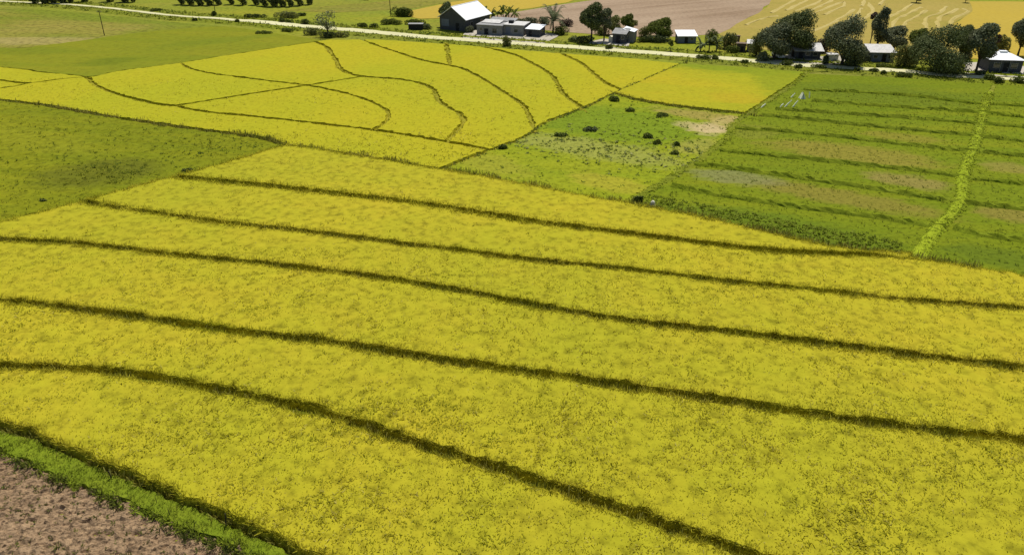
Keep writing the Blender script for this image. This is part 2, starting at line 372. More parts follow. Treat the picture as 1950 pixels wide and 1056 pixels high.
def inset(q, wd, rough=.12, extra=0.0):
    n = len(q); prev = np.roll(q, 1, 0); nx = np.roll(q, -1, 0)
    d1 = q - prev; d2 = nx - q
    n1 = np.stack([-d1[:, 1], d1[:, 0]], 1) / (np.linalg.norm(d1, axis=1)[:, None] + 1e-9)
    n2 = np.stack([-d2[:, 1], d2[:, 0]], 1) / (np.linalg.norm(d2, axis=1)[:, None] + 1e-9)
    w1 = np.roll(wd, 1) + extra; w2 = wd + extra
    m = n1 + n2; l = np.linalg.norm(m, axis=1)[:, None]; m = np.where(l > .2, m / np.maximum(l, .2), n1)
    c = np.clip(np.sum(m * n1, 1), .5, 1)
    low = np.array([nz(a_, b_, .35, 2) * .22 + nz(a_, b_, .9, 6) * .14 for a_, b_ in q])
    ww = np.maximum(w1, w2) / c + (rng.normal(0, rough, n) + low * np.minimum(1, np.maximum(w1, w2) * 2)) * (np.maximum(w1, w2) > 0)
    return q + m * ww[:, None]
def inside(pts, poly):
    r = np.zeros(len(pts), bool); x, y = pts[:, 0], pts[:, 1]; q = np.roll(poly, -1, 0)
    for (x1, y1), (x2, y2) in zip(poly, q):
        if y1 == y2: continue
        c = ((y1 > y) != (y2 > y)) & (x < (x2 - x1) * (y - y1) / (y2 - y1) + x1); r ^= c
    return r
def in_view(pts, margin=1.18):
    """the part of the ground round the photographed view, with some to spare at every side"""
    d = pts[:, 1] * CT + H * ST
    return (np.abs(pts[:, 0]) < (975 * margin / FPX) * d + 3) & (pts[:, 1] > 26)
def seg_clear(pts, poly, dmin):
    """drop points closer to the outline's vertices than dmin"""
    keep = np.ones(len(pts), bool)
    for i in range(0, len(poly), 64):
        blk = poly[i:i+64]
        d = np.min(np.sum((pts[:, None] - blk[None]) ** 2, 2), 1)
        keep &= d > dmin ** 2
    return keep
def nz(x, y, s, o=0): return noise.noise(Vector((x * s, y * s, o)))

def blades(pts, z0, ln, wid, lean, n, per_pt_scale=None):
    """n tapered blades for every point: returns verts, quads"""
    k = len(pts); m = k * n
    b = np.repeat(pts, n, 0) + rng.normal(0, .07, (m, 2)) * (np.repeat(per_pt_scale, n)[:, None] if per_pt_scale is not None else 1)
    s = np.repeat(per_pt_scale, n) if per_pt_scale is not None else np.ones(m)
    th = rng.uniform(0, 2*np.pi, m); le = np.clip(rng.normal(lean, .25, m), .1, 1.4)
    l = ln * s * rng.uniform(.6, 1.35, m); ws = wid * s * rng.uniform(.7, 1.3, m)
    d = np.stack([np.cos(th) * np.sin(le), np.sin(th) * np.sin(le), np.cos(le)], 1)
    yaw = th + np.pi / 2 + rng.normal(0, .5, m)
    sd_ = np.stack([np.cos(yaw), np.sin(yaw), rng.normal(0, .2, m)], 1)
    z = np.repeat(z0, n) if np.ndim(z0) else np.full(m, z0)
    base = np.stack([b[:, 0], b[:, 1], z + rng.normal(0, .03, m)], 1); tip = base + d * l[:, None]
    V = np.stack([base - sd_*ws[:, None]/2, base + sd_*ws[:, None]/2, tip + sd_*ws[:, None]*.28, tip - sd_*ws[:, None]*.28], 1).reshape(-1, 3)
    return V, np.arange(m * 4).reshape(-1, 4)

def plot(name, label, seed, h, mats, sp=(.6, 1.8), tuft=None, edge=None, kind='stuff', bump=.05, extra=0, rough=.12, cat=None, group=None, lay=0):
    q, wd, area = region(seed)
    print('REGION', name, seed, 'area %.0f n %d' % (area, len(q)))
    q = inset(q, wd + (.16 if h > .5 else 0), rough, extra)
    lo, hi = q.min(0), q.max(0)
    # interior points, spacing grows with distance
    P0 = []
    y = lo[1]
    while y < hi[1]:
        s = sp[0] + (sp[1] - sp[0]) * min(1, max(0, (y - 40) / 140))
        xs = np.arange(lo[0], hi[0], s); P0.append(np.stack([xs + rng.uniform(-.3, .3, len(xs))*s, y + rng.uniform(-.3, .3, len(xs))*s], 1)); y += s
    P0 = np.vstack(P0); P0 = P0[in_view(P0, 1.25)]
    P0 = P0[inside(P0, q)]
    P0 = P0[seg_clear(P0, q, .3)] if len(P0) else P0
    allp = [Vector((float(a), float(b))) for a, b in np.vstack([q, P0])]
    v, e, f, ov, oe, of = delaunay_2d_cdt(allp, [], [list(range(len(q)))], 1, 1e-4)
    V2 = np.array([(a[0], a[1]) for a in v]); F = np.array([t for t in f if len(t) == 3])
    a = V2[F[:, 0]]; b = V2[F[:, 1]]; c = V2[F[:, 2]]
    ar = (b[:, 0]-a[:, 0])*(c[:, 1]-a[:, 1]) - (b[:, 1]-a[:, 1])*(c[:, 0]-a[:, 0])
    F[ar < 0] = F[ar < 0][:, ::-1]
    zz = np.array([h + bump * (nz(x, y_, .9) + .7 * nz(x, y_, 2.3, 5)) + .06 * nz(x, y_, .12, 9) * min(1, h) for x, y_ in V2])
    # outline of the triangulation -> skirt
    cnt = {}
    for t in F:
        for k in range(3):
            a_, b_ = int(t[k]), int(t[(k+1) % 3]); cnt[(min(a_, b_), max(a_, b_))] = cnt.get((min(a_, b_), max(a_, b_)), []) + [(a_, b_)]
    bd = [x[0] for x in cnt.values() if len(x) == 1]
    V = [np.column_stack([V2, zz])]; n0 = len(V2); faces3 = [F]; mi = [0] * len(F); Q = []
    if h > .12:
        ids = sorted({i for e_ in bd for i in e_}); mp = {i: n0 + k for k, i in enumerate(ids)}
        out = np.zeros((n0, 2))
        for a_, b_ in bd:
            d = V2[b_] - V2[a_]; nn = np.array([d[1], -d[0]]) / (np.linalg.norm(d) + 1e-9); out[a_] += nn; out[b_] += nn
        out = out[ids]; out /= np.linalg.norm(out, axis=1)[:, None] + 1e-9; K_ = len(ids)
        fl = min(.34, h * .42)
        V.append(np.column_stack([V2[ids] + out * (fl * .35 + rng.normal(0, .03, (K_, 1))), zz[ids] * .62 + rng.normal(0, .04, K_)]))
        V.append(np.column_stack([V2[ids] + out * fl, np.full(K_, -.02)])); n0 += 2 * K_
        E_ = np.array([(a_, b_, mp[b_], mp[a_]) for a_, b_ in bd])
        Q.append(E_[:, ::-1]); Q.append(np.array([(mp[a_], mp[b_], mp[b_] + K_, mp[a_] + K_) for a_, b_ in bd])[:, ::-1]); mi += [0] * len(bd) + [1] * len(bd)
    # tufts in the plot
    if tuft:
        for (d0, d1, dens, size, nb) in tuft['zones']:
            A = (hi - lo).prod(); n = int(min(A * dens, 900000))
            pt = rng.uniform(lo, hi, (n, 2)); dd = np.hypot(pt[:, 1], H)
            pt = pt[(dd >= d0) & (dd < d1) & in_view(pt)]
            if len(pt) == 0: continue
            pt = pt[inside(pt, q)]
            if len(pt) == 0: continue
            nn_ = np.array([nz(a_, b_, .16, 11) + .6 * nz(a_, b_, .5, 12) for a_, b_ in pt])
            kp = nn_ > rng.uniform(-1.1, -.3, len(pt)); pt, nn_ = pt[kp], nn_[kp]
            s = size * rng.uniform(.75, 1.3, len(pt)) * (1 + .22 * np.clip(nn_, -1, 1))
            bv, bf = blades(pt, h - tuft.get('sink', .08), tuft['len'], tuft['wid'], tuft['lean'], nb, s)
            V.append(bv); Q.append(bf + n0); n0 += len(bv); mi += [2] * len(bf)
    if edge and bd:
        ee = np.array([(V2[a_], V2[b_]) for a_, b_ in bd]); ln = np.linalg.norm(ee[:, 0] - ee[:, 1], axis=1)
        pts, ss = [], []
        for (p0, p1), l in zip(ee, ln):
            d = math.hypot(p0[1], H); k = max(1, int(l * edge['dens'] * (1 if d < 90 else .5)))
            t = rng.uniform(0, 1, k); pts.append(p0 + (p1 - p0) * t[:, None]); ss.append(np.full(k, 1.0 if d < 90 else 1.35))
        pts = np.vstack(pts); ss = np.concatenate(ss); ok = in_view(pts); pts, ss = pts[ok], ss[ok]
        if len(pts):
            zb = rng.uniform(h - .4, h - .05, len(pts)) if edge.get('top') else rng.uniform(.05, max(.1, h - .15), len(pts))
            bv, bf = blades(pts, zb, edge['len'], edge['wid'], .75 if edge.get('top') else .45, edge.get('n', 3), ss * rng.uniform(.7, 1.2, len(pts)))
            V.append(bv); Q.append(bf + n0); n0 += len(bv); mi += [3] * len(bf)
    o = mesh_np(name, np.vstack(V), faces3 + ([np.vstack(Q)] if Q else []), mats, mi, False)
    if lay: o.location.z = lay
    tag(o, label, cat, group, kind); return o

RICE = [M['rice_top'], M['rice_side'], M['rice_blade'], M['edge_blade']]
RICE_N = [M['rice_under'], M['rice_side'], M['rice_blade'], M['edge_blade']]
T_NEAR = dict(zones=[(0, 62, 16, .9, 6), (62, 85, 5.5, .95, 6), (85, 150, 1.0, 1.0, 6)], len=.25, wid=.07, lean=1.18)
T_FAR = dict(zones=[(80, 125, 2.0, 1.4, 5), (125, 160, .7, 1.3, 5)], len=.24, wid=.075, lean=1.25)
E_N = dict(dens=24, len=.40, wid=.045, n=5, top=1); E_F = dict(dens=4, len=.18, wid=.06, n=3)
RG = 'terraced plots of ripe rice'
def rice(label, seed, near=True, h=None):
    plot('rice_crop', label, seed, h or (.78 if near else .42), RICE_N if near else RICE, (.6, 1.6), T_NEAR if near else T_FAR, E_N if near else E_F, cat='rice crop', group=RG)

# ------------------------------------------------------------------ ground and flat plots
g = MB(); g.add([(-4000, -600, -.06), (4000, -600, -.06), (4000, 7000, -.06), (-4000, 7000, -.06)], [(0, 1, 2, 3)])
tag(g.build('ground', M['ground']), 'flat grassy farmland stretching away beyond the fields', 'ground', kind='structure')

def sheet(name, label, px, mat, z, kind='structure', cat=None, step=6, bump=0):
    q = np.array([P(x, y, 0) for x, y in px]); out = []
    for i in range(len(q)):
        a, b = q[i], q[(i + 1) % len(q)]; n = max(1, int(np.linalg.norm(b - a) / step))
        for k in range(n):
            p = a + (b - a) * k / n; out.append(p + (rng.normal(0, .35, 2) if 0 < k else 0))
    v, e, f, *_ = delaunay_2d_cdt([Vector((float(a), float(b))) for a, b in out], [], [list(range(len(out)))], 1, 1e-4)
    me = MB(); me.v = [(a[0], a[1], z) for a in v]; me.f = [tuple(t) for t in f]
    for i, t in enumerate(me.f):
        a, b, c = [me.v[k] for k in t[:3]]
        if (b[0]-a[0])*(c[1]-a[1]) - (b[1]-a[1])*(c[0]-a[0]) < 0: me.f[i] = t[::-1]
    return tag(me.build(name, mat), label, cat or name.replace('_', ' '), kind=kind)

sheet('ploughed_field', 'bare pinkish brown ploughed field behind the houses', [(930,32),(1000,20),(1060,10),(1110,3),(1180,-8),(1480,-8),(1465,8),(1445,25),(1402,46),(1370,64),(1300,70),(1200,70),(1060,60),(960,48)], M['plough'], -.02, cat='field')
sheet('stubble_field', 'harvested tan field crossed by rows of pale straw', [(1480,-10),(1465,8),(1445,25),(1402,46),(1370,64),(1380,85),(1500,100),(1700,112),(1840,110),(1818,62),(1816,45),(1852,22),(1846,-10)], M['stubble'], 0.0, cat='field')
sheet('golden_field', 'smooth golden brown field behind the trees at the far side', [(1846,3),(1852,22),(1816,45),(1818,62),(1845,112),(2400,140),(2400,3)], M['golden'], .02, cat='field')
sheet('golden_strip', 'golden strip of crop behind the big barn', [(768,30),(775,22),(860,4),(960,-6),(1110,-6),(1080,5),(1035,12),(940,24),(880,34),(800,36)], M['golden'], 0.0, cat='field')
sheet('olive_strip', 'dull olive strip of land beyond the roadside tree', [(540,20),(620,12),(740,2),(850,-6),(960,-8),(860,4),(775,17),(640,24)], M['olive'], -.02, cat='field')
sheet('dry_pasture', 'dry olive brown pasture with scattered tufts below the far road', [(-420,100),(-420,12),(0,14),(150,24),(300,40),(400,48),(440,52),(427,53),(326,59),(226,69),(160,79),(75,89),(0,93)], M['olive'], .0, cat='pasture')

FL = dict(zones=[(0, 110, 1.0, .9, 5), (110, 170, .4, 1.2, 5)], len=.2, wid=.07, lean=.9, sink=.03)
plot('green_field', 'smooth olive green field between the dry pasture and the yellow rice', (300, 90), .35, [M['green_upper'], M['green_upper']], (2, 3), bump=.05, cat='green crop')
plot('green_field', 'streaky dark green field biting into the yellow rice from the side', (150, 300), .45, [M['green_left'], M['green_left'], M['grass_blade'], M['grass_blade']], (.9, 1.5), FL, E_F, bump=.16, cat='green crop')
plot('yellow_green_field', 'yellow green plot turning ripe beside the end of the rice curves', (1350, 160), .42, [M['yg_top'], M['rice_side'], M['rice_blade'], M['edge_blade']], (1.5, 2.5), None, E_F, bump=.05, cat='green crop')
plot('weedy_field', 'uneven green plot with weeds in the middle of the fields', (1100, 330), .14, [M['green_mixed'], M['green_mixed'], M['bank_blade']], (.9, 1.3), dict(zones=[(0, 175, .5, 1.1, 6)], len=.2, wid=.10, lean=1.2, sink=.03), bump=.16, rough=.3, cat='weedy plot')
plot('green_field', 'wide green field split by low ridges, left of the bright grassy path', (1600, 300), .05, [M['green_right'], M['green_right'], M['grass_blade']], (1.1, 1.8), dict(zones=[(0, 150, 1.3, 1.0, 5)], len=.2, wid=.06, lean=.9, sink=.03), bump=.07, cat='green crop')
for args in [
    ('ripe rice strip with the lightest speckle between green bank and first dark bund', (600, 900), True),
    ('broad ripe rice strip between the first and second dark bunds from the bank', (1300, 880), True),
    ('ripe rice strip between the second and third dark bunds from the bank', (700, 600), True),
    ('ripe rice strip between the third and fourth dark bunds from the bank', (700, 490), True),
    ('ripe rice strip between the fourth and fifth dark bunds from the bank', (700, 420), True),
    ('wedge of ripe rice tapering to a point beside the green field', (700, 330), True),
    ('long band of yellow rice under the curved bunds, against the dark green field', (450, 235), False, .5),
    ('yellow rice in the bay between the hooked bund and the long lower bund', (500, 195), False),
    ('yellow rice in the corner bay where the green field bends', (300, 160), False),
    ('yellow rice bay between crossing bunds under the winding one', (500, 120), False),
    ('yellow rice bay inside the rounded hook of the bund', (770, 210), False),
    ('yellow rice bay between the two longest winding bunds', (930, 215), False),
    ('yellow rice bay beside the short stub of bund near the road', (760, 90), False),
    ('yellow rice bay between the two bunds that bend towards the weedy plot', (1000, 150), False),
    ('yellow rice bay widening towards the road in front of the small huts', (1080, 130), False),
    ('last yellow rice bay beside the yellow green plot', (1180, 130), False),
    ('dull yellow rice corner by the smooth olive green field', (60, 145), False),
    ('sliver of yellow rice cut off by two thin crossing bunds', (10, 160), False),
]:
    try: rice(*args)
    except Exception as ex: print('RICE FAIL', args, repr(ex))

plot('green_field', 'green field split by low ridges on the far side of the bright grassy path', (2050, 330), .05, [M['green_right'], M['green_right'], M['grass_blade']], (1.1, 1.8), dict(zones=[(0, 150, 1.3, 1.0, 5)], len=.2, wid=.06, lean=.9, sink=.03), bump=.07, cat='green crop')
plot('grassy_bank', 'bright green grassy bank between bare brown soil and the rice', (250, 930), .28, [M['bank'], M['verge'], M['bank_blade']], (.3, .3), dict(zones=[(0, 90, 26, .8, 5)], len=.2, wid=.035, lean=.7, sink=.04), bump=.12, cat='grass', rough=.1)

def ridge(name, label, q, width, h, mat, z0=-.03, prof=(0, .55, 1, .6, 0), kind='structure', cat=None, wob=.12, blade=None, group=None):
    """an earth ridge following the ground line q"""
    q = np.asarray(q); d = np.gradient(q, axis=0); d /= np.linalg.norm(d, axis=1)[:, None] + 1e-9
    nrm = np.stack([-d[:, 1], d[:, 0]], 1); k = len(prof); wd = width if hasattr(width, '__len__') else np.full(len(q), width)
    V = np.zeros((len(q), k, 3))
    for j in range(k):
        o = (j / (k - 1) - .5)
        off = wd * o + (rng.normal(0, wob * .5, len(q)) if j in (0, k - 1) else 0)
        V[:, j, :2] = q + nrm * off[:, None]; V[:, j, 2] = z0 + h * prof[j] * (1 + rng.normal(0, .15, len(q)))
    n = len(q); F = []
    for j in range(k - 1):
        a = np.arange(n - 1) * k + j; F.append(np.stack([a, a + k, a + k + 1, a + 1], 1))
    F = np.vstack(F)[:, ::-1]; VV = V.reshape(-1, 3); FF = [F]; mi = [0] * len(F); mats = [mat]
    if blade:
        pts, zz = [], []
        seg = np.linalg.norm(np.diff(q, axis=0), axis=1)
        for i in range(n - 1):
            m = rng.poisson(seg[i] * blade['dens'])
            if not m: continue
            t = rng.uniform(0, 1, m); o = rng.uniform(-.5, .5, m)
            pts.append(q[i] + (q[i+1] - q[i]) * t[:, None] + nrm[i] * (o * wd[i])[:, None]); zz.append(z0 + h * (1 - np.abs(o) * 1.6))
        pts = np.vstack(pts); zz = np.concatenate(zz); ok = in_view(pts, 1.1); pts, zz = pts[ok], zz[ok]
        if len(pts):
            far = np.clip(np.hypot(pts[:, 1], H) / 70, 1, 2.2)
            bv, bf = blades(pts, zz, blade['len'], blade['wid'], blade.get('lean', .6), 4, far * rng.uniform(.6, 1.3, len(pts)))
            FF.append(bf + len(VV)); VV = np.vstack([VV, bv]); mi += [1] * len(bf); mats.append(M[blade['mat']])
            FF = [np.vstack(FF)]
    return tag(mesh_np(name, VV, FF, mats, mi), label, cat or name, group, kind)

BG = 'earth bunds between the rice plots'
BL_ = dict(dens=6, len=.26, wid=.05, mat='shade_blade')
for n, lab in [('L6', 'long straight bund closing the striped rice terraces at the top'), ('L5', 'thin bund ending where the rice wedge tapers out'), ('L4', 'bund starting at the corner of the dark green field'),
               ('L3', 'third dark bund above the green bank, gently bowed'), ('L2', 'second dark bund above the green bank, thick and nearly straight'), ('L1', 'first dark bund above the green bank, curving down towards the near edge'),
               ('U1', 'long bund curling along the lower side of the curved bays'), ('U2', 'straight bund crossing the hooked one'), ('U3', 'bund ending in a rounded hook'),
               ('U4', 'wide winding bund dropping from the far green field'), ('U5', 'winding bund meeting the edge of the weedy plot'), ('U6', 'short stub of bund below the big barn'),
               ('U7', 'S shaped bund ending beside the weedy plot'), ('U8', 'bund running to the corner of the yellow green plot'), ('U9', 'thin bund at the side of the smooth olive green field'),
               ('U10', 'faint short bund in the dull yellow corner'), ('B4', 'bund between the yellow bays and the weedy plot'), ('B5', 'dark bund under the yellow green plot'), ('BL', 'bund along the near side of the dark green field')]:
    q, wd = LN[n]
    bl = dict(dens=5, len=.18, wid=.07, mat='pale_grass') if n == 'B4' else dict(dens=3, len=.12, wid=.05, mat='edge_blade') if n[0] == 'U' else BL_
    ridge('bund', lab, q, max(.7, 2 * wd), .2, M['bund_dry'] if n[0] == 'U' or n == 'B4' else M['verge'], blade=bl, cat='bund', group=BG)
M['path_green'] = field_mat('path_green', (.30, .37, .016), (.35, .40, .022), (.26, .32, .016), fine=2.2, mid=.4, amt=.3)
M['path_blade'] = blade_mat('path_blade', [(0, (.26, .31, .016)), (.5, (.37, .43, .02)), (1, (.46, .52, .05))], (.32, .37, .02), .45)
M['ridge_green'] = field_mat('ridge_green', (.195, .25, .011), (.25, .29, .015), (.20, .235, .018), fine=1.6, mid=.3, amt=.4)
RL = dict(dens=2.5, len=.11, wid=.05, mat='bank_blade', lean=1.0)
low = [[(1531,170),(1692,178),(1831,193),(1882,198)], [(1546,191),(1711,203),(1850,212),(1872,214)], [(1477,207),(1692,221),(1854,233),(1868,234)], [(1450,218),(1585,232),(1850,257),(1862,258)],
       [(1400,243),(1535,253),(1735,275),(1831,285),(1855,288)], [(1372,283),(1385,286),(1558,304),(1731,322),(1823,334),(1836,336)], [(1323,311),(1469,330),(1635,354),(1808,381),(1828,384)],
       [(1280,352),(1346,366),(1492,389),(1635,408),(1800,432)]]
for i, px in enumerate(low):
    ridge('field_ridge', 'low grassy ridge in the green field, number %s down from the road side' % ['one','two','three','four','five','six','seven','eight'][i], line(px, .2, 0, .7), 1.15, .5, M['ridge_green'], z0=0, blade=RL, cat='field ridge', group='low ridges in the green field')
low2 = [[(1886,197),(1950,201),(2300,225)], [(1874,214),(1950,222),(2300,250)], [(1870,234),(1950,241),(2300,270)], [(1864,260),(1950,267),(2300,300)], [(1856,287),(1950,296),(2300,330)],
        [(1840,338),(1950,349),(2300,390)], [(1834,385),(1950,397),(2300,440)], [(1818,432),(1860,444),(1950,457),(2300,500)]]
for i, px in enumerate(low2):
    ridge('field_ridge', 'low ridge beyond the bright grassy path, number %s down from the road side' % ['one','two','three','four','five','six','seven','eight'][i], line(px, .2, 0, .7), 1.15, .5, M['ridge_green'], z0=0, blade=RL, cat='field ridge', group='low ridges in the green field')
q, _ = LN['VB']; q = q[q[:, 1] < P(1885, 176)[1]]
wv = np.interp(q[:, 1], [60, 80, 130, 165], [2.3, 1.7, 1.6, 1.1])
ridge('grassy_path', 'bright green grassy path curving up through the dark green field', q, wv, .42, M['path_green'], z0=0, prof=(0, .75, 1, .8, 0), cat='path', wob=.18, blade=dict(dens=26, len=.13, wid=.08, mat='path_blade', lean=1.25))
q, _ = LN['B6']; ridge('grassy_path', 'overgrown green path along the side of the weedy plot', q, 1.6, .2, M['verge'], z0=0, cat='path', wob=.5, blade=dict(dens=5, len=.16, wid=.09, mat='path_blade', lean=1.2))

# patches of other cover in the open plots
def patch(name, label, cx, cy, rx, ry, mat, z, rot=0, cat=None, n=40, kind='structure', f=.35):
    pts = []
    for k in range(n):
        a = 2 * math.pi * k / n; rr = 1 + f * noise.noise(Vector((math.cos(a) * 1.6 + cx, math.sin(a) * 1.6 + cy, 0))) + random.uniform(-.06, .06)
        x, y = rx * rr * math.cos(a), ry * rr * math.sin(a)
        pts.append(P(cx + x * math.cos(rot) - y * math.sin(rot), cy + x * math.sin(rot) + y * math.cos(rot)))
    cX, cY = sum(p[0] for p in pts) / n, sum(p[1] for p in pts) / n
    V = [(cX, cY, z + .03)] + [(cX + (p[0]-cX)*.7, cY + (p[1]-cY)*.7, z + .025) for p in pts] + [(p[0], p[1], z - .12) for p in pts]
    F = [(0, 1 + k, 1 + (k+1) % n) for k in range(n)] + [(1 + k, 1 + n + k, 1 + n + (k+1) % n, 1 + (k+1) % n) for k in range(n)]
    o = MB(); o.v = V
    ar = (V[2][0]-V[1][0])*(V[2][1]-cY) - 0
    A = sum(V[1+k][0]*V[1+(k+1)%n][1] - V[1+(k+1)%n][0]*V[1+k][1] for k in range(n))
    o.f = [t if A > 0 else t[::-1] for t in F]
    return tag(o.build(name, mat), label, cat or name.replace('_', ' '), kind=kind)
# soil in the near corner
def soil():
    q = np.array([P(x, y) for x, y in [(-330,700),(-200,770),(0,858),(60,882),(130,916),(200,938),(300,981),(350,1004),(430,1034),(500,1068),(620,1130),(700,1220),(-330,1220)]])
    lo, hi = q.min(0), q.max(0); xs = np.arange(lo[0], hi[0], .14); ys = np.arange(lo[1], hi[1], .14)
    X, Y = np.meshgrid(xs, ys); n, m = X.shape
    Z = np.array([.04 + .30 * abs(nz(a, b, 1.1)) + .18 * nz(a, b, 2.7, 3) + .6 * max(0, nz(a, b, 2.3, 21) - .32) + .10 * nz(a, b, 6.0, 33) + .08 * nz(a, b, .4, 8) for a, b in zip(X.ravel(), Y.ravel())])
    idx = np.arange(n * m).reshape(n, m); F = np.stack([idx[:-1, :-1], idx[:-1, 1:], idx[1:, 1:], idx[1:, :-1]], -1).reshape(-1, 4)
    c = np.stack([X.ravel(), Y.ravel()], 1); F = F[inside(c[F].mean(1), q)]
    return tag(mesh_np('soil', np.column_stack([c, Z]), [F], M['soil']), 'bare cloddy brown soil in the near corner of the fields', 'soil', kind='structure')
soil()
def scatter_px(x0, x1, y0, y1, n):
    return np.array([P(random.uniform(x0, x1), random.uniform(y0, y1)) for _ in range(n)])
def tufts(name, label, pts, mat, ln, wd, lean=.6, nb=7, z=0.0, cat='grass', sc_=1.0):
    bv, bf = blades(pts, z, ln, wd, lean, nb, sc_ * rng.uniform(.5, 1.5, len(pts)))
    return tag(mesh_np(name, bv, [bf], mat), label, cat, kind='stuff')
# weeds fringing the soil
K, _ = LN['K']; pts = np.repeat(K[(K[:, 1] < 60)], 16, 0); pts = pts + rng.normal(0, .30, pts.shape) + np.array([-.15, -.2])
pts = pts[np.array([nz(a, b, .45, 14) > rng.uniform(-.4, .1) for a, b in pts])]
M['fringe_blade'] = blade_mat('fringe_blade', [(0, (.05, .05, .012)), (.5, (.13, .14, .02)), (1, (.26, .28, .06))], (.1, .13, .03), .3)
tufts('grass_fringe', 'ragged dark grass fringe between brown soil and green bank', pts, M['fringe_blade'], .28, .05, .7, 6, .1, sc_=1)
pts = scatter_px(-60, 470, 880, 1080, 420); Kp = np.vstack([K, [K[-1][0], 0], [-80, 0]])
cl = np.array([p for p in pts if p[1] < np.interp(p[0], K[:, 0], K[:, 1]) - .5])
tufts('weeds', 'small dark weeds dotted over the bare brown soil', cl, M['fringe_blade'], .13, .06, .9, 7, .12, cat='weeds', sc_=1)
q, _ = LN['L0']; q = q[q[:, 1] < 75]; pts = np.repeat(q, 7, 0) + rng.normal(0, .2, (len(q) * 7, 2)); pts = pts[np.array([nz(a, b, .5, 4) > -.2 for a, b in pts])]
tufts('grass_fringe', 'dark tangled grass under the rice beside the green bank', pts, M['shade_blade'], .4, .05, .6, 5, .1, sc_=1)
Kb = K[(K[:, 1] < 60)]; pts = np.repeat(Kb, 14, 0) + rng.normal(0, .22, (len(Kb) * 14, 2)) + np.array([.05, 0]); pts = pts[np.array([nz(a, b, .8, 31) > -.1 for a, b in pts])]
tufts('bank_grass', 'soft green grass spilling over the soil edge of the bank', pts, M['bank_blade'], .24, .06, 1.0, 6, .16)
# taller tangle in the bunds of the striped terraces
for n in ('L1', 'L2', 'L3', 'L4', 'L6'):
    q, _ = LN[n]; q = q[in_view(q, 1.1)]
    pts = np.repeat(q, 5, 0) + rng.normal(0, .22, (len(q) * 5, 2))
    if n == 'L6': pts = np.vstack([pts, pts[pts[:, 0] > -45] + np.array([.15, .45])])  # second row of tufts makes up the shaded line of this bund
    keep = np.array([nz(a, b, .22, 4) > -.15 for a, b in pts]); pts = pts[keep]
    tufts('bund_grass', {'L1': 'long dark grass on the first bund from the bank', 'L2': 'long dark grass on the second bund from the bank', 'L3': 'long grass on the third bund from the bank', 'L4': 'long grass on the fourth bund from the bank', 'L6': 'patchy long grass standing in for shade along the straight bund at the top of the striped terraces'}[n], pts, M['shade_blade'], .5 if n != 'L6' else .62, .05 if n != 'L6' else .07, .4, 5, .1, sc_=1)
# weeds standing in the open plots
tufts('weeds', 'dark weedy clumps standing in the weedy plot', np.array([P(*p) for p in [(random.gauss(1230, 110), random.gauss(268, 28)) for _ in range(230)] if 0 < p[0] and p[1] > 205 and p[1] < 340 and p[0] < 1420 - (p[1] - 215) * 1.0 and p[0] > 1180 - (p[1] - 180) * 2.2]), M['bank_blade'], .16, .13, 1.3, 9, .17, cat='weeds', sc_=1.2)
tufts('weeds', 'pale dry stalks standing in the weedy plot', np.array([P(*p) for p in [(random.uniform(980, 1400), 0) for _ in range(330)] for p in [(p[0], 255 + (p[0] - 980) * .12 + random.gauss(8, 16))] if p[0] < 1420 - (p[1] - 215) * 1.0]), M['pale_grass'], .22, .13, 1.3, 8, .15, cat='weeds', sc_=1.2)
tufts('weeds', 'dark green clumps in the low corner of the wide green field', np.array([P(*p) for p in [(random.uniform(1215, 1720), 0) for _ in range(700)] for p in [(p[0], 388 + (p[0] - 1215) * .19 + random.uniform(-22, 4))]]), M['bank_blade'], .2, .10, 1.1, 8, .06, cat='weeds', sc_=1.1)
tufts('weeds', 'brownish tufts scattered over the dark green field at the side', np.array([P(*p) for p in [(random.gauss(400, 50), random.gauss(290, 14)) for _ in range(160)] + [(random.gauss(210, 40), random.gauss(335, 10)) for _ in range(200)] + [(random.uniform(0, 480), random.uniform(235, 400)) for _ in range(260)] if p[1] < 424 - p[0] * .27 - 5 and p[1] > 198 + p[0] * .14 + 4]), M['grass_blade'], .22, .10, 1.05, 8, .38, cat='weeds', sc_=1.1)

# ------------------------------------------------------------------ road, verges, yards, straw rows
rd = line([(-420,-22),(0,2),(88,6),(150,10),(213,16),(334,30),(415,35),(445,38),(492,41),(580,50),(667,57),(798,69),(915,78),(1080,89),(1175,96),(1275,103),(1328,107),(1392,112),(1448,117),(1530,124),(1600,128),(1654,131),(1744,137),(1798,143),(1870,147),(1933,151),(2050,160),(2400,190)], 0, 0, 1.0)
wr = np.interp(rd[:, 0], [P(0, 2)[0], P(334, 30)[0], P(440, 38)[0], P(520, 44)[0], P(1000, 83)[0], P(1500, 121)[0], P(1930, 151)[0]], [1.9, 2.0, 2.6, 4.2, 4.0, 3.6, 2.6])
ridge('road', 'pale unpaved village road running past the houses', rd, wr, .10, M['road'], z0=-.02, prof=(.3, 1, 1, 1, .3), cat='road', wob=.35)
dn = np.gradient(rd, axis=0); dn /= np.linalg.norm(dn, axis=1)[:, None]; nr = np.stack([-dn[:, 1], dn[:, 0]], 1)
ridge('grass_verge', 'green grass verge between the pale road and the fields', rd - nr * 4.2, np.full(len(rd), 4.6), .16, M['verge'], z0=-.04, prof=(0, .8, 1, .9, 0), cat='verge', wob=1.0, blade=dict(dens=5, len=.2, wid=.10, mat='grass_blade', lean=1.0))
ridge('grass_verge', 'rough grass verge on the village side of the pale road', rd + nr * 4.0, np.full(len(rd), 3.8), .12, M['verge'], z0=-.04, prof=(0, .8, 1, .9, 0), cat='verge', wob=1.0, blade=dict(dens=5, len=.2, wid=.10, mat='grass_blade', lean=1.0))
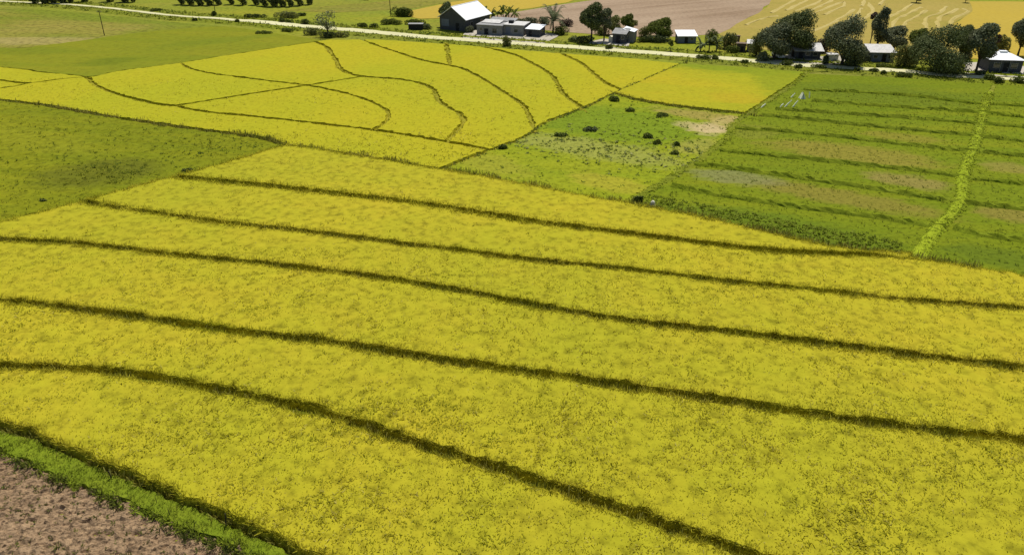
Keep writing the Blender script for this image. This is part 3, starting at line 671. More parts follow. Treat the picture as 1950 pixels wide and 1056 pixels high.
sheet('yard', 'pale packed earth yard round the grey concrete house', [(885,63),(905,58),(1000,60),(1065,66),(1050,76),(1035,84),(980,81),(920,76),(880,72)], M['yard'], .05, cat='yard', step=3)
sheet('yard', 'pale dirt yard in front of the dark walled house', [(1122,80),(1150,74),(1200,80),(1195,92),(1165,92),(1120,86)], M['yard'], .05, cat='yard', step=3)
sheet('yard', 'pale earth yard under the big trees by the road', [(1465,108),(1510,104),(1570,108),(1610,106),(1605,122),(1560,126),(1480,120)], M['yard'], .05, cat='yard', step=3)
sheet('yard', 'pale yard beside the house with the white hipped roof', [(1835,120),(1880,118),(1960,128),(1960,148),(1880,144),(1838,140)], M['yard'], .05, cat='yard', step=3)
rows = [[(1468,25),(1513,0),(1530,-8)],[(1496,20),(1538,0),(1550,-8)],[(1513,22),(1561,3),(1572,-6)],[(1530,27),(1578,4),(1586,-4)],[(1547,27),(1603,4),(1607,11),(1590,19),(1569,28)],
 [(1547,59),(1580,46),(1614,27),(1626,18)],[(1590,56),(1608,44),(1630,30),(1640,16)],[(1628,52),(1640,40),(1662,22),(1654,6)],[(1699,55),(1707,37),(1733,25),(1753,14)],[(1719,55),(1726,42),(1747,31),(1764,20)],
 [(1764,55),(1765,34),(1789,25),(1803,13)],[(1785,56),(1789,34),(1809,25),(1823,17)],[(1812,56),(1814,37),(1840,25),(1843,21),(1834,17)],[(1420,48),(1450,36),(1480,30)],[(1680,50),(1690,34),(1716,22),(1738,8)],[(1675,10),(1682,2),(1690,-4)],[(1640,12),(1648,0),(1652,-6)]]
words = ['first','second','third','fourth','fifth','sixth','seventh','eighth','ninth','tenth','eleventh','twelfth','thirteenth','fourteenth','fifteenth','sixteenth','seventeenth']
for i, px in enumerate(rows):
    ridge('straw_row', 'pale straw row on the harvested field, %s from the ploughed side' % words[i], line(px, 0, 0, 1.6), 1.15, .2, M['straw'], z0=-.02, kind=None, cat='straw row', wob=.45, group='rows of cut straw on the harvested field')

# ------------------------------------------------------------------ trees and plants
def leaves(centres, radii, n, size, flat=.0):
    """n leaf sprays spread through ellipsoid lobes: verts, quads"""
    k = len(centres); vol = np.array([r[0]*r[1] + r[0]*r[2] for r in radii]); pr = vol / vol.sum()
    which = rng.choice(k, n, p=pr); C_ = np.array(centres)[which]; Rr = np.array(radii)[which]
    d = rng.normal(size=(n, 3)); d /= np.linalg.norm(d, axis=1)[:, None]; d[:, 2] = np.where(d[:, 2] < -.9, -d[:, 2], d[:, 2])
    r = rng.uniform(.45, 1.0, n) ** .5 + (rng.random(n) < .07) * rng.uniform(0, .22, n)
    p = C_ + d * Rr * r[:, None]
    nrm = d + rng.normal(0, .6, (n, 3)); nrm /= np.linalg.norm(nrm, axis=1)[:, None]
    t = np.cross(nrm, rng.normal(size=(n, 3))); t /= np.linalg.norm(t, axis=1)[:, None]; b = np.cross(nrm, t)
    s = size * rng.uniform(.5, 1.3, n)[:, None]
    V = np.stack([p - t*s*.5, p - b*s*.32, p + t*s*.5, p + b*s*.32], 1).reshape(-1, 3)
    return V, np.arange(4 * n).reshape(-1, 4)
def tree(px, yb, yt, wpx, label, mat='leaf_dark', trunk=.35, style='round', cat='tree', name=None, group=None, n=None, lean=0, dens=1.0):
    x, y = P(px, yb); s = scale_at(px, yb); h = max(.8, (yb - yt) / (s * .97)); wd = wpx / s
    root = empty(name or ('bush' if style == 'bush' else 'broadleaf_tree'), x, y); tag(root, label, cat, group)
    cen, rad = [], []
    if style == 'bush':
        k = max(3, int(wd / 1.2)); 
        for i in range(k + 2):
            a = (i + .5) / (k + 2) * 2 - 1
            cen.append((a * wd * .36 + random.uniform(-.1, .1) * wd, random.uniform(-.22, .22) * min(wd, 3), h * random.uniform(.3, .5) * (1 - .3 * a * a)))
            q = random.uniform(.24, .36); rad.append((max(.35, min(wd * q, h * .8)), max(.35, min(wd, 3) * q), h * .5))
        zt = h * .4
    elif style == 'mound':
        zt = h * .12
        for i in range(16):
            a = i * 2.4; e = ((i * .618) % 1) * 1.8 - .95; rr = math.sqrt(1 - e * e) * random.uniform(.7, 1)
            cen.append((math.cos(a)*wd*.34*rr, math.sin(a)*wd*.34*rr, h*(.45 + .4*e))); q = random.uniform(.2, .3); rad.append((wd*q, wd*q, wd*q*.8))
    elif style == 'cone':
        zt = h * .2
        for i in range(9):
            f = i / 8; cen.append((random.uniform(-.2, .2)*wd*(1-f), random.uniform(-.2, .2)*wd*(1-f), h*(.22 + .7*f))); q = wd*random.uniform(.3, .5)*(1-f*.72); rad.append((q, q, h*.12))
        for i in range(5):
            a = random.uniform(0, 6.3); f = random.uniform(.2, .8); cen.append((math.cos(a)*wd*.4*(1-f), math.sin(a)*wd*.4*(1-f), h*(.2+.7*f))); rad.append((wd*.2, wd*.2, h*.09))
    else:
        zt = h * trunk; k = {'round': 13, 'wide': 20, 'sparse': 11}[style]; ch = h - zt
        if style != 'sparse': cen.append((0, 0, zt + ch * .48)); rad.append((wd*.36, wd*.33, ch*.44))
        for i in range(k):
            a = i * 2.4 + random.uniform(-.3, .3); e = ((i * .618) % 1.0) * 1.85 - .9 if style != 'sparse' else random.uniform(-.3, 1); rr = math.sqrt(max(0, 1 - e * e)) * random.uniform(.8, 1)
            cen.append((math.cos(a)*wd*.35*rr, math.sin(a)*wd*.33*rr, zt + ch*(.48 + .36*e)))
            q = random.uniform(.17, .25) if style != 'sparse' else random.uniform(.08, .14)
            rad.append((wd*q, wd*q, min(ch*.26, wd*q*.95)))
    n = n or int(min(15000, 300 + dens * (wd * h) * (175 if style != 'sparse' else 42)))
    V, F = leaves(cen, rad, n, .37 if style != 'bush' else .30)
    V[:, 2] = np.maximum(V[:, 2], .03)
    mesh_np('crown', V, [F], M[mat], parent=root)
    t = MB(); r0 = max(.07, wd * .035)
    top = (lean, 0, h * .8 if style == 'cone' else zt + (h - zt) * .45)
    t.tube([(0, 0, -.1), (lean*.2, .02, zt*.5), (lean*.5, -.03, zt), top], [r0*1.35, r0, r0*.85, r0*.4])
    if style in ('round', 'wide', 'sparse'):
        for c in cen[1:9]:
            t.tube([(lean*.4, 0, zt*.85), ((c[0]+lean)*.45, c[1]*.45, (zt*.85 + c[2])*.52), c], [r0*.55, r0*.38, r0*.12], 5)
    elif style == 'bush':
        for c in cen[:4]: t.tube([(0, 0, 0), (c[0]*.6, c[1]*.6, c[2]*.7), c], [.05, .04, .02], 4)
    t.build('trunk' if style != 'bush' else 'stem', M['bark'], root)
    return root
def frond_plant(px, yb, yt, wpx, label, kind='banana', mat='leaf_grey', group=None):
    x, y = P(px, yb); s = scale_at(px, yb); h = (yb - yt) / (s * .97); wd = wpx / s
    root = empty('banana_plant' if kind == 'banana' else 'palm_tree', x, y, 0, random.uniform(0, 6)); tag(root, label, 'banana plant' if kind == 'banana' else 'palm', group)
    zt = h * (.45 if kind == 'banana' else .38); MB().tube([(0,0,-.1),(.05,0,zt*.5),(0,.04,zt)], [.16,.13,.09] if kind == 'banana' else [.24,.19,.17]).build('trunk', M['bark'], root)
    n = 11 if kind == 'banana' else 30
    for i in range(n):
        a = i * 2.4; up = random.uniform(.1, 1.0); l = wd * .55 * random.uniform(.8, 1.1); m = MB(); seg = 7; prev = None
        for j in range(seg + 1):
            t = j / seg; r = l * t * (1 - .12 * up); z = zt + (h - zt) * (up * math.sin(t * 2.1) * .95 - (1 - up) * .9 * t * t)
            wl = (.34 if kind == 'banana' else .42) * math.sin(math.pi * min(1, t * .9 + .1)) + .03
            c = Vector((math.cos(a) * r, math.sin(a) * r, max(.1, z))); sd_ = Vector((-math.sin(a), math.cos(a), 0)) * wl
            dz = Vector((0, 0, -wl * .5)); cur = (c - sd_ + dz, c, c + sd_ + dz)
            if prev:
                if kind == 'banana': m.add([prev[0], prev[1], cur[1], cur[0]], [(0,1,2,3)]); m.add([prev[1], prev[2], cur[2], cur[1]], [(0,1,2,3)])
                else:
                    mid = (prev[1] + c) / 2; back = prev[1] - c
                    for sg in (0, 2):
                        for q in (0, .33, .66):
                            b0 = c + back * q; m.add([b0, b0 + back * .3, cur[sg] * 1.0 + (cur[sg] - c) * .5 + back * (q - .45)], [(0,1,2)])
                    m.add([prev[1] + Vector((.03,0,0)), prev[1] - Vector((.03,0,0)), c], [(0,1,2)])
            prev = cur
        m.build('leaf' if kind == 'banana' else 'frond', M[mat], root)
    return root

TG = 'trees around the village houses'
tree(626, 69, 24, 52, 'sparse open tree alone beside the pale road', 'leaf_grey', .3, 'round', lean=-.4, n=900)
tree(850, 50, 5, 26, 'dark narrow tree behind the gable of the big barn', 'leaf_dark', .25, group=TG)
tree(767, 31, 13, 42, 'round dark thicket by the tall pole in the open field', 'leaf_mid', .1, 'bush', cat='bush', dens=1.4)
frond_plant(1053, 62, 9, 56, 'tall fan palm behind the white roofed hut', 'palm', 'leaf_grey')
tree(1126, 79, 10, 46, 'tall dark tree with a bare trunk near the road', 'leaf_dark', .28, group=TG, dens=1.3)
tree(1150, 78, 18, 34, 'greyish tree leaning against the tall dark one', 'leaf_grey', .35, group=TG)
tree(1107, 81, 68, 40, 'low dark bush serving as the ground shadow of the tall tree', 'leaf_dark', style='bush', cat='bush')  # dark leaves take the place of the tall tree's cast shadow
tree(1195, 62, 29, 28, 'small dark tree behind the dark walled house', 'leaf_mid', .25, group=TG)
tree(1168, 66, 33, 34, 'pale green bushy tree beside the dark walled house', 'leaf_pale', .15, group=TG)
tree(1258, 75, 38, 50, 'round green tree standing alone before the ploughed field', 'leaf_mid', .12, group=TG, dens=1.3)
tree(1228, 70, 50, 26, 'small pale shrub at the foot of the ploughed field', 'leaf_pale', style='bush', cat='bush')
tree(1277, 97, 78, 10, 'thin sapling on the grass by the road', 'leaf_mid', .45, group=TG)
tree(1385, 92, 62, 34, 'pale green bush behind the banana clump', 'leaf_pale', style='bush', cat='bush')
tree(1355, 84, 57, 22, 'light green shrub next to the white roofed field hut', 'leaf_mid', style='bush', cat='bush')
tree(1510, 108, 27, 88, 'great dome shaped dark tree before the straw rows', 'leaf_dark', .18, 'wide', group=TG, dens=1.2)
tree(1474, 113, 50, 66, 'grey green tree in front of the dome shaped one', 'leaf_grey', .16, 'wide', group=TG, dens=1.2)
tree(1440, 105, 62, 24, 'olive shrub between the brown hut and the grey green tree', 'leaf_pale', style='bush', cat='bush')
tree(1603, 123, 37, 84, 'broad dark tree beside the small pale box', 'leaf_grey', .1, 'wide', group=TG, dens=1.2)
tree(1668, 96, 12, 34, 'tall pointed tree rising over the straw rows', 'leaf_grey', trunk=.1, group=TG, dens=.9)
tree(1655, 92, 22, 26, 'brownish half bare tree beside the pointed one', 'leaf_brown', .3, 'sparse', group=TG, dens=1.6)
tree(1700, 98, 54, 58, 'spreading grey tree over the long white roof', 'leaf_grey', .2, 'wide', group=TG)
tree(1722, 126, 84, 46, 'olive bush at the end of the long white roof', 'leaf_pale', style='bush', cat='bush')
tree(1745, 104, 56, 40, 'dark tree touching the side of the largest tree', 'leaf_mid', .2, group=TG)
tree(1788, 136, 52, 108, 'largest tree, nearly black, its crown reaching the ground by the road', 'leaf_dark', .02, 'mound', group=TG, dens=1.3)
tree(1825, 112, 52, 50, 'dark crown rising behind the largest tree', 'leaf_dark', .2, group=TG)
tree(1858, 138, 46, 58, 'grey green tree with a clear trunk beside the hipped roof', 'leaf_grey', .26, 'wide', group=TG, dens=.9)
tree(1880, 112, 52, 36, 'brown tinted tree behind the hipped roof', 'leaf_brown', .2, 'sparse', group=TG, dens=2)
tree(1938, 106, 30, 46, 'tall ragged tree at the back corner of the hipped roof', 'leaf_grey', .2, group=TG, dens=.8)
tree(1905, 98, 66, 34, 'light shrub against the golden brown field', 'leaf_pale', style='bush', cat='bush')
BGp = 'banana plants behind the grey concrete house'
for i, bx in enumerate([925, 936, 947, 958, 969, 980]):
    frond_plant(bx, 38, 10 + (i % 3) * 2, 24, ['banana plant nearest the white barn roof in the row', 'banana plant second from the white barn roof', 'banana plant third from the white barn roof', 'banana plant third from the far end of the row', 'banana plant next to last in the row behind the concrete house', 'banana plant at the far end of the row from the barn'][i], 'banana', 'leaf_mid', BGp)
for i, (bx, by, bt) in enumerate([(1334, 98, 72), (1350, 98, 66), (1364, 97, 68)]):
    frond_plant(bx, by, bt, 28, ['banana plant of the roadside clump closest to the white field hut', 'middle banana plant of the roadside clump', 'banana plant of the roadside clump closest to the brown hut'][i], 'banana', 'leaf_dark', 'banana clump beside the road')
for a in [
    (965, 88, 68, 17, 'small pale bush on the field side of the road below the concrete house', 'leaf_pale'),
    (1012, 48, 32, 26, 'dark bush behind the grey concrete house', 'leaf_grey'),
    (1035, 47, 31, 18, 'dark shrub under the fan palm', 'leaf_grey'),
    (1345, 113, 105, 56, 'long low dark bush on the verge below the banana clump', 'hedge'),
    (1418, 121, 113, 15, 'small dark bush on the verge near the brown hut', 'hedge'),
    (1500, 124, 115, 20, 'low green bush on the verge at the earth yard', 'hedge'),
    (1520, 130, 122, 15, 'smaller low bush next along the verge at the earth yard', 'hedge'),
    (1560, 130, 124, 26, 'flat olive bush on the verge under the broad dark tree', 'hedge'),
    (1632, 136, 128, 10, 'tiny dark bush on the verge of the green field', 'hedge'),
    (1665, 137, 130, 16, 'small verge bush opposite the long white roof', 'hedge'),
    (1682, 142, 134, 10, 'tiny verge bush near the long white roof', 'hedge'),
    (1722, 146, 138, 30, 'long low dark bush on the verge before the largest tree', 'hedge'),
    (1882, 152, 141, 22, 'green bush on the verge by the hipped roof', 'leaf_mid'),
    (1900, 158, 146, 18, 'darker bush close to the edge of the green field', 'hedge'),
    (1940, 158, 146, 24, 'verge bush at the end of the road', 'hedge'),
    (452, 43, 36, 9, 'small dark round bush where the road narrows', 'hedge'),
    (408, 30, 21, 10, 'dark bush at the foot of a thin pole', 'hedge'),
    (371, 40, 37, 9, 'tiny dark bush in the pasture', 'hedge'),
    (297, 21, 16, 28, 'flat olive bush beyond the far road', 'leaf_mid'),
    (485, 34, 26, 46, 'long low hedge beyond the road', 'hedge'),
    (505, 66, 58, 40, 'low olive bush on the verge above the olive green field', 'leaf_mid'),
    (538, 42, 35, 12, 'small dark bush on the far roadside', 'hedge'),
    (551, 43, 37, 14, 'twin of the small dark roadside bush, slightly paler', 'leaf_mid'),
    (548, 34, 22, 44, 'pale green shrub clump beyond the road', 'leaf_pale'),
    (581, 46, 36, 14, 'dark bush just beyond the road near the sparse tree', 'hedge'),
    (575, 30, 24, 14, 'small dark shrub out in the grass', 'hedge'),
    (547, 60, 53, 24, 'verge bush left of the sparse tree', 'leaf_mid'),
    (595, 66, 52, 26, 'pale scrub at the foot of the sparse tree', 'leaf_pale'),
    (650, 70, 60, 24, 'low pale scrub on the other side of the sparse tree trunk', 'leaf_pale'),
    (626, 71, 60, 30, 'dark undergrowth round the sparse tree trunk', 'leaf_dark'),
    (691, 52, 43, 18, 'dark bush on the village side of the road', 'hedge'),
    (712, 53, 44, 14, 'smaller dark bush beside the road', 'hedge'),
    (745, 46, 36, 44, 'low green scrub beside the dark shed', 'leaf_mid'),
    (790, 46, 36, 40, 'scrub behind the dark low shed', 'leaf_mid'),
    (812, 55, 45, 20, 'dark bush between the low shed and the barn', 'leaf_dark'),
    (1160, 93, 84, 14, 'small dark bush by the yard of the dark walled house', 'hedge'),
    (1222, 80, 71, 16, 'dark bush at the corner of the dark walled house', 'hedge'),
    (1233, 80, 73, 10, 'small bush on the grass beside the dark walled house', 'hedge'),
    (895, 62, 50, 18, 'shrub in the corner between barn and concrete house', 'leaf_grey'),
    (990, 52, 34, 24, 'leafy shrub at the back of the concrete house wing', 'leaf_grey'),
    (1068, 66, 50, 26, 'shrub at the foot of the fan palm', 'leaf_mid'),
    (1078, 50, 36, 22, 'brownish shrub between the palm and the tall dark tree', 'leaf_brown'),
    (1090, 78, 70, 14, 'low weeds beside the dark bush', 'leaf_mid'),
    (1145, 66, 50, 26, 'pale shrub filling the gap under the greyish tree', 'leaf_pale'),
    (1205, 48, 38, 18, 'pale shrub beyond the small dark tree', 'leaf_pale'),
    (1250, 80, 66, 46, 'dark understory of the round green tree', 'leaf_dark'),
    (1395, 100, 86, 22, 'scrub at the foot of the brown timber hut', 'leaf_mid'),
    (1452, 116, 98, 26, 'grey bush between the lean-to and the white car', 'leaf_grey'),
    (1440, 88, 74, 30, 'light shrub behind the lean-to', 'leaf_pale'),
    (1565, 100, 72, 30, 'brownish shrub behind the pale metal roof', 'leaf_brown'),
    (1570, 122, 104, 14, 'dark bush left of the small pale box', 'leaf_dark'),
    (1625, 126, 96, 34, 'dark undergrowth right of the small pale box', 'leaf_dark'),
    (1640, 116, 92, 26, 'bush against the wall of the long white roofed house', 'leaf_grey'),
    (1680, 127, 120, 30, 'low weeds before the long white roofed house', 'leaf_mid'),
    (1735, 118, 88, 30, 'olive scrub leaning on the largest tree', 'leaf_pale'),
    (1838, 112, 92, 24, 'shrub in the gap beside the trunk of the grey green tree', 'leaf_grey'),
    (1866, 141, 134, 22, 'dark low bush standing in for the shadow under the grey green tree', 'leaf_dark'),  # leafy mound drawn where that tree's shadow lies on the ground
    (1895, 92, 72, 24, 'scrub at the back of the hipped roof', 'leaf_mid'),
    (1124, 250, 242, 26, 'dark brush pile in the weedy plot', 'leaf_dark'),
    (1232, 263, 259, 20, 'dark clump of weeds above the others in the middle of the weedy plot', 'leaf_mid'),
    (1252, 275, 270, 16, 'small dark weed clump in the middle of the weedy plot', 'leaf_mid'),
    (1284, 295, 290, 16, 'dark weed clump near the path side of the weedy plot', 'leaf_mid'),
    (1262, 223, 219, 24, 'low dark clump below the bund of the yellow green plot', 'leaf_mid'),
    (1200, 213, 209, 18, 'low green clump in the top corner of the weedy plot', 'leaf_mid'),
    (1068, 261, 257, 22, 'flat dark clump at the pale weeds of the weedy plot', 'leaf_mid'),
    (1288, 278, 273, 11, 'smallest dark weed clump by the bare patch', 'leaf_mid'),
    (1170, 193, 182, 20, 'green bush at the junction of bunds', 'leaf_mid'),
    (1214, 385, 372, 16, 'dark green bush at the low corner of the weedy plot', 'hedge'),
    (957, 284, 276, 14, 'green bush at the edge of the yellow rice and weedy plot', 'leaf_mid'),
    (85, 388, 380, 16, 'small dark bush on the edge of the dark green field', 'hedge'),
    (357, 330, 320, 22, 'dark green bush where the fifth bund starts', 'hedge'),
]:
    tree(a[0], a[1], a[2], a[3], a[4], a[5], style='bush', cat='bush', group='bushes along the road and fields')
far = [(66,6),(84,7),(100,6),(118,6),(133,5),(160,4),(208,3),(236,4),(252,4),(345,8),(362,9),(380,10),(398,10),(415,9),(440,8),(462,9),(487,9),(503,11),(520,12),(536,12),(552,12),(570,10),(588,8),(700,-2),(730,-3)]
fw = ['beside the far road at its very end','second along the far tree line','third along the far tree line','fourth along the far tree line','fifth, at a gap in the far tree line','standing apart after the first gap','small and alone','first of a pair near the frame edge','second of a pair near the frame edge',
 'first of the middle cluster','second of the middle cluster','third of the middle cluster','fourth of the middle cluster','fifth of the middle cluster','in the gap between clusters','starting the longest cluster','second of the longest cluster','third of the longest cluster','fourth of the longest cluster','fifth of the longest cluster','sixth of the longest cluster','seventh of the longest cluster','last of the longest cluster','far behind the tall pole','farther along from the tall pole']
for (fx, fy), fl in zip(far, fw):
    tree(fx, fy, fy - random.uniform(32, 44), random.uniform(20, 27), 'dark far off tree, ' + fl, 'leaf_dark', .06, 'mound', group='far tree line beyond the fields', dens=.5)
tree(1745, 5, -20, 22, 'small dark tree beyond the straw rows', 'leaf_dark', .1, group='far tree line beyond the fields')
tree(1838, 5, -20, 14, 'small dark tree at the corner of the golden brown field', 'leaf_dark', .1, group='far tree line beyond the fields')

# ------------------------------------------------------------------ buildings
def house(label, A, B, depth, wh, roof, wall, roofm, rise=1.0, over=.35, doors=(), wins=(), side_wins=(), cat='house', name='house', chimney=False, back=0):
    a, b = Vector(P(*A)), Vector(P(*B)); wdt = (b - a).length; ang = math.atan2(b.y - a.y, b.x - a.x)
    root = empty(name, a.x, a.y, 0, ang); tag(root, label, cat); W, D, o = wdt, depth, over
    m = MB(); m.box(0, W, 0, D, -.1, wh)
    if roof == 'gable_y':
        for yy in (.0, D - .12): m.add([(0, yy, wh), (W, yy, wh), (W/2, yy, wh + rise - .05), (0, yy + .12, wh), (W, yy + .12, wh), (W/2, yy + .12, wh + rise - .05)], [(0,1,2),(5,4,3),(0,2,5,3),(1,4,5,2)])
    m.build('wall', M[wall], root)
    rf = MB(); sl_ = rise / (W / 2) if roof == 'gable_y' else 0; t = .1
    if roof == 'gable_y':
        e = wh - sl_ * o + .02; k = wh + rise + .02
        rf.quad((W/2, -o, k), (W+o, -o, e), (W+o, D+o, e), (W/2, D+o, k), -t); rf.quad((-o, -o, e), (W/2, -o, k), (W/2, D+o, k), (-o, D+o, e), -t)
        rf.tube([(W/2, -o, k + .1), (W/2, D+o, k + .1)], [.12, .12])
    elif roof == 'shed_back':     # high at the front
        rf.quad((-o, -o, wh + rise), (W+o, -o, wh + rise), (W+o, D+o, wh + .03), (-o, D+o, wh + .03), -t)
        m2 = MB(); m2.add([(0, 0, wh), (W, 0, wh), (W, 0, wh+rise*.93), (0, 0, wh+rise*.93), (0, D*.96, wh), (W, D*.96, wh)], [(0,1,2,3),(0,3,4),(1,5,2),(3,2,5,4)]); m2.build('gable_wall', M[wall], root)
    elif roof == 'shed_front':    # high at the back, slope towards the viewer
        rf.quad((-o, -o, wh + .03), (W+o, -o, wh + .03), (W+o, D+o, wh + rise), (-o, D+o, wh + rise), -t)
        m2 = MB(); m2.add([(0, D, wh), (W, D, wh), (W, D, wh+rise*.93), (0, D, wh+rise*.93), (0, D*.04, wh), (W, D*.04, wh)], [(1,0,3,2),(0,4,3),(1,2,5),(4,5,2,3)]); m2.build('gable_wall', M[wall], root)
    elif roof == 'gable_x':
        sl_ = rise / (D / 2); e = wh - sl_ * o + .02; k = wh + rise + .02
        rf.quad((-o, -o, e), (W+o, -o, e), (W+o, D/2, k), (-o, D/2, k), -t); rf.quad((-o, D/2, k), (W+o, D/2, k), (W+o, D+o, e), (-o, D+o, e), -t)
        rf.tube([(-o, D/2, k + .1), (W+o, D/2, k + .1)], [.1, .1])
        m2 = MB()
        for xx in (0, W - .1): m2.add([(xx, 0, wh), (xx, D, wh), (xx, D/2, wh+rise-.05), (xx+.1, 0, wh), (xx+.1, D, wh), (xx+.1, D/2, wh+rise-.05)], [(0,2,1),(3,4,5),(0,3,5,2),(1,2,5,4)])
        m2.build('gable_wall', M[wall], root)
    elif roof == 'hip':
        c = W * .5; v = [(-o,-o,wh),(W+o,-o,wh),(W+o,D+o,wh),(-o,D+o,wh),(c-.6,D/2,wh+rise),(c+.6,D/2,wh+rise)]
        rf.add(v, [(0,1,5,4),(1,2,5),(2,3,4,5),(3,0,4),(3,2,1,0)]); rf.box(c-.75, c+.75, D/2-.5, D/2+.5, wh+rise-.35, wh+rise+.12)
    elif roof == 'flat':
        rf.box(-.15, W+.15, -.15, D+.15, wh + .003, wh + .16)
    ro = rf.build('roof', M[roofm], root)
    cr = MB()   # corrugations / sheet laps standing on sloped roofs
    for i, (x0, w_, h_) in enumerate(doors):
        d = MB().box(x0*W, x0*W + w_, -.06, .01, 0, h_).build('door', M['dark'], root)
        MB().box(x0*W + w_*.82, x0*W + w_*.9, -.12, -.062, h_*.48, h_*.53).build('handle', M['trim'], d)
    for (x0, z0, w_, h_) in wins:
        f = MB().box(x0*W - .07, x0*W + w_ + .07, -.05, .01, z0 - .07, z0 + h_ + .07).build('window', M['trim'], root)
        MB().box(x0*W, x0*W + w_, -.075, -.053, z0, z0 + h_).build('pane', M['glass'], f)
    for (y0, z0, w_, h_) in side_wins:
        f = MB().box(W - .01, W + .05, y0*D - .07, y0*D + w_ + .07, z0 - .07, z0 + h_ + .07).build('window', M['trim'], root)
        MB().box(W + .053, W + .075, y0*D, y0*D + w_, z0, z0 + h_).build('pane', M['glass'], f)
    return root, W, D
h, W, D = house('large dark barn with a bright white metal roof and a shaded gable', (838, 55), (887, 61), 11.5, 3.2, 'gable_y', 'wall_dark', 'roof_white', 2.7, .45, doors=[(.62, 1.1, 2.0)], wins=[], side_wins=[(.2, 1.2, 1.0, .9), (.6, 1.2, 1.0, .9)], cat='barn', name='barn')
MB().box(.6, 3.1, -.05, .01, .9, 2.7).build('shutter', M['wall_blue'], h)
h, W, D = house('grey concrete house with a patchy flat roof beside the barn', (908, 65), (956, 68), 8, 2.3, 'flat', 'wall_grey', 'roof_grey', doors=[(.30, 1.1, 1.5)], wins=[(.13, 1.0, .6, .6), (.62, .5, 1.2, 1.2)], side_wins=[(.2, .9, .9, .9)], name='concrete_house')
MB().box(W + .02, W + 5.4, 1.2, 6.6, -.1, 2.5).build('side_wing', M['wall_grey'], h)
MB().box(W - .1, W + 5.6, 1.0, 6.8, 2.503, 2.62).build('roof', M['roof_pale'], h)
f = MB().box(W + .6, W + 1.9, 1.14, 1.21, .2, 2.0).build('door', M['wall_blue'], h)
f = MB().box(W + 2.8, W + 4.0, 1.14, 1.21, .7, 1.8).build('window', M['trim'], h); MB().box(W + 2.9, W + 3.9, 1.11, 1.138, .8, 1.7).build('pane', M['glass'], f)
MB().quad((.4, 2.4, 2.55), (5.6, 2.0, 2.6), (5.8, 5.2, 2.95), (.6, 5.4, 2.9), -.05).build('roof_sheet', M['roof_pale'], h)
MB().quad((1.4, 5.8, 2.6), (8.6, 5.6, 2.66), (8.8, 8.0, 3.1), (1.6, 8.2, 3.1), -.05).build('roof_sheet', M['roof_grey'], h)
MB().box(W + .8, W + 2.0, 3.0, 4.0, 2.622, 3.3).build('roof_tank', M['dark'], h)
house('small dark hut with a bright white lean-to roof beside the concrete house', (1002, 69), (1027, 71), 4.2, 1.75, 'shed_front', 'wall_dark', 'roof_white', .55, .25, doors=[(.2, .8, 1.5)], side_wins=[(.35, .8, 1.2, .6)], name='hut', cat='hut')
h, W, D = house('dark walled house with a small pale gable behind its porch', (1166, 82), (1190, 84), 6.0, 2.3, 'gable_x', 'wall_dark', 'roof_grey', .7, .3, doors=[(.30, 1.0, 1.9)], wins=[(.68, 1.0, .7, .8)], side_wins=[(.3, .9, 1.2, .9), (.66, .9, 1.0, .9)])
MB().quad((W*.55, 2.2, 3.05), (W + 1.6, 2.2, 2.55), (W + 1.6, 5.6, 2.6), (W*.55, 5.6, 3.2), -.06).build('roof_sheet', M['roof_white'], h)
MB().box(W + .06, W + 1.4, 2.6, 5.4, -.1, 2.5).build('annex', M['wall_grey'], h)
MB().box(-1.1, -.05, .3, 2.0, -.1, 1.4).build('annex', M['concrete'], h)
house('little field hut with a clean white roof standing alone before the ploughed field', (1291, 82), (1325, 82), 3.8, 1.55, 'shed_front', 'wall_blue', 'roof_white', .75, .3, doors=[(.36, .8, 1.35)], wins=[(.68, .7, .7, .5)], name='hut', cat='hut')
h, W, D = house('long grey house with a pale metal roof under the big trees', (1514, 112), (1561, 113), 7.0, 1.9, 'gable_x', 'wall_dark', 'roof_pale', .9, .6, doors=[(.12, 1.0, 1.7)], wins=[(.4, .8, .9, .7), (.7, .8, .9, .7)])
MB().quad((.8, 1.6, 2.75), (3.4, 1.6, 2.75), (3.4, 2.7, 3.0), (.8, 2.7, 3.0), -.05).build('roof_sheet', M['roof_rust'], h)
MB().quad((-2.4, .4, 2.2), (-.6, .4, 2.2), (-.6, 4.8, 2.9), (-2.4, 4.8, 2.9), -.06).build('porch_roof', M['roof_grey'], h)
for q_ in ((-2.3, .6), (-2.3, 4.6)): MB().box(q_[0], q_[0] + .12, q_[1], q_[1] + .12, -.1, 2.2 if q_[1] < 2 else 2.75).build('post', M['wood'], h)
house('low house with a long white roof set back among the trees', (1655, 117), (1701, 118), 4.5, 1.9, 'shed_front', 'wall_blue', 'roof_pale', .9, .3, doors=[(.5, .9, 1.6)], wins=[(.15, .8, .8, .6), (.75, .8, .8, .6)])
h, W, D = house('dark house under a broad white hipped roof at the end of the road', (1880, 137), (1943, 139), 6.0, 2.6, 'hip', 'wall_dark', 'roof_white', 1.15, .35, doors=[(.44, .9, 2.0)], wins=[(.14, .9, 1.2, 1.0), (.66, .9, 1.2, 1.0)])
MB().box(W*.43 + 1.1, W*.43 + 1.2, -.2, -.1, -.1, 2.55).build('post', M['wall_grey'], h); MB().box(W*.33, W*.33 + .1, -.2, -.1, -.1, 2.55).build('post', M['wall_grey'], h)
house('tiny dark outhouse with a rusty roof near the banana clump', (1395, 82), (1408, 82), 1.6, 1.45, 'shed_back', 'wall_brown', 'roof_rust', .2, .15, doors=[(.3, .6, 1.2)], name='outhouse', cat='outhouse')
house('small brown timber hut near the road with a sagging roof', (1402, 98), (1419, 99), 2.6, 1.5, 'shed_back', 'wall_brown', 'roof_rust', .3, .25, doors=[(.5, .6, 1.2)], name='hut', cat='hut')
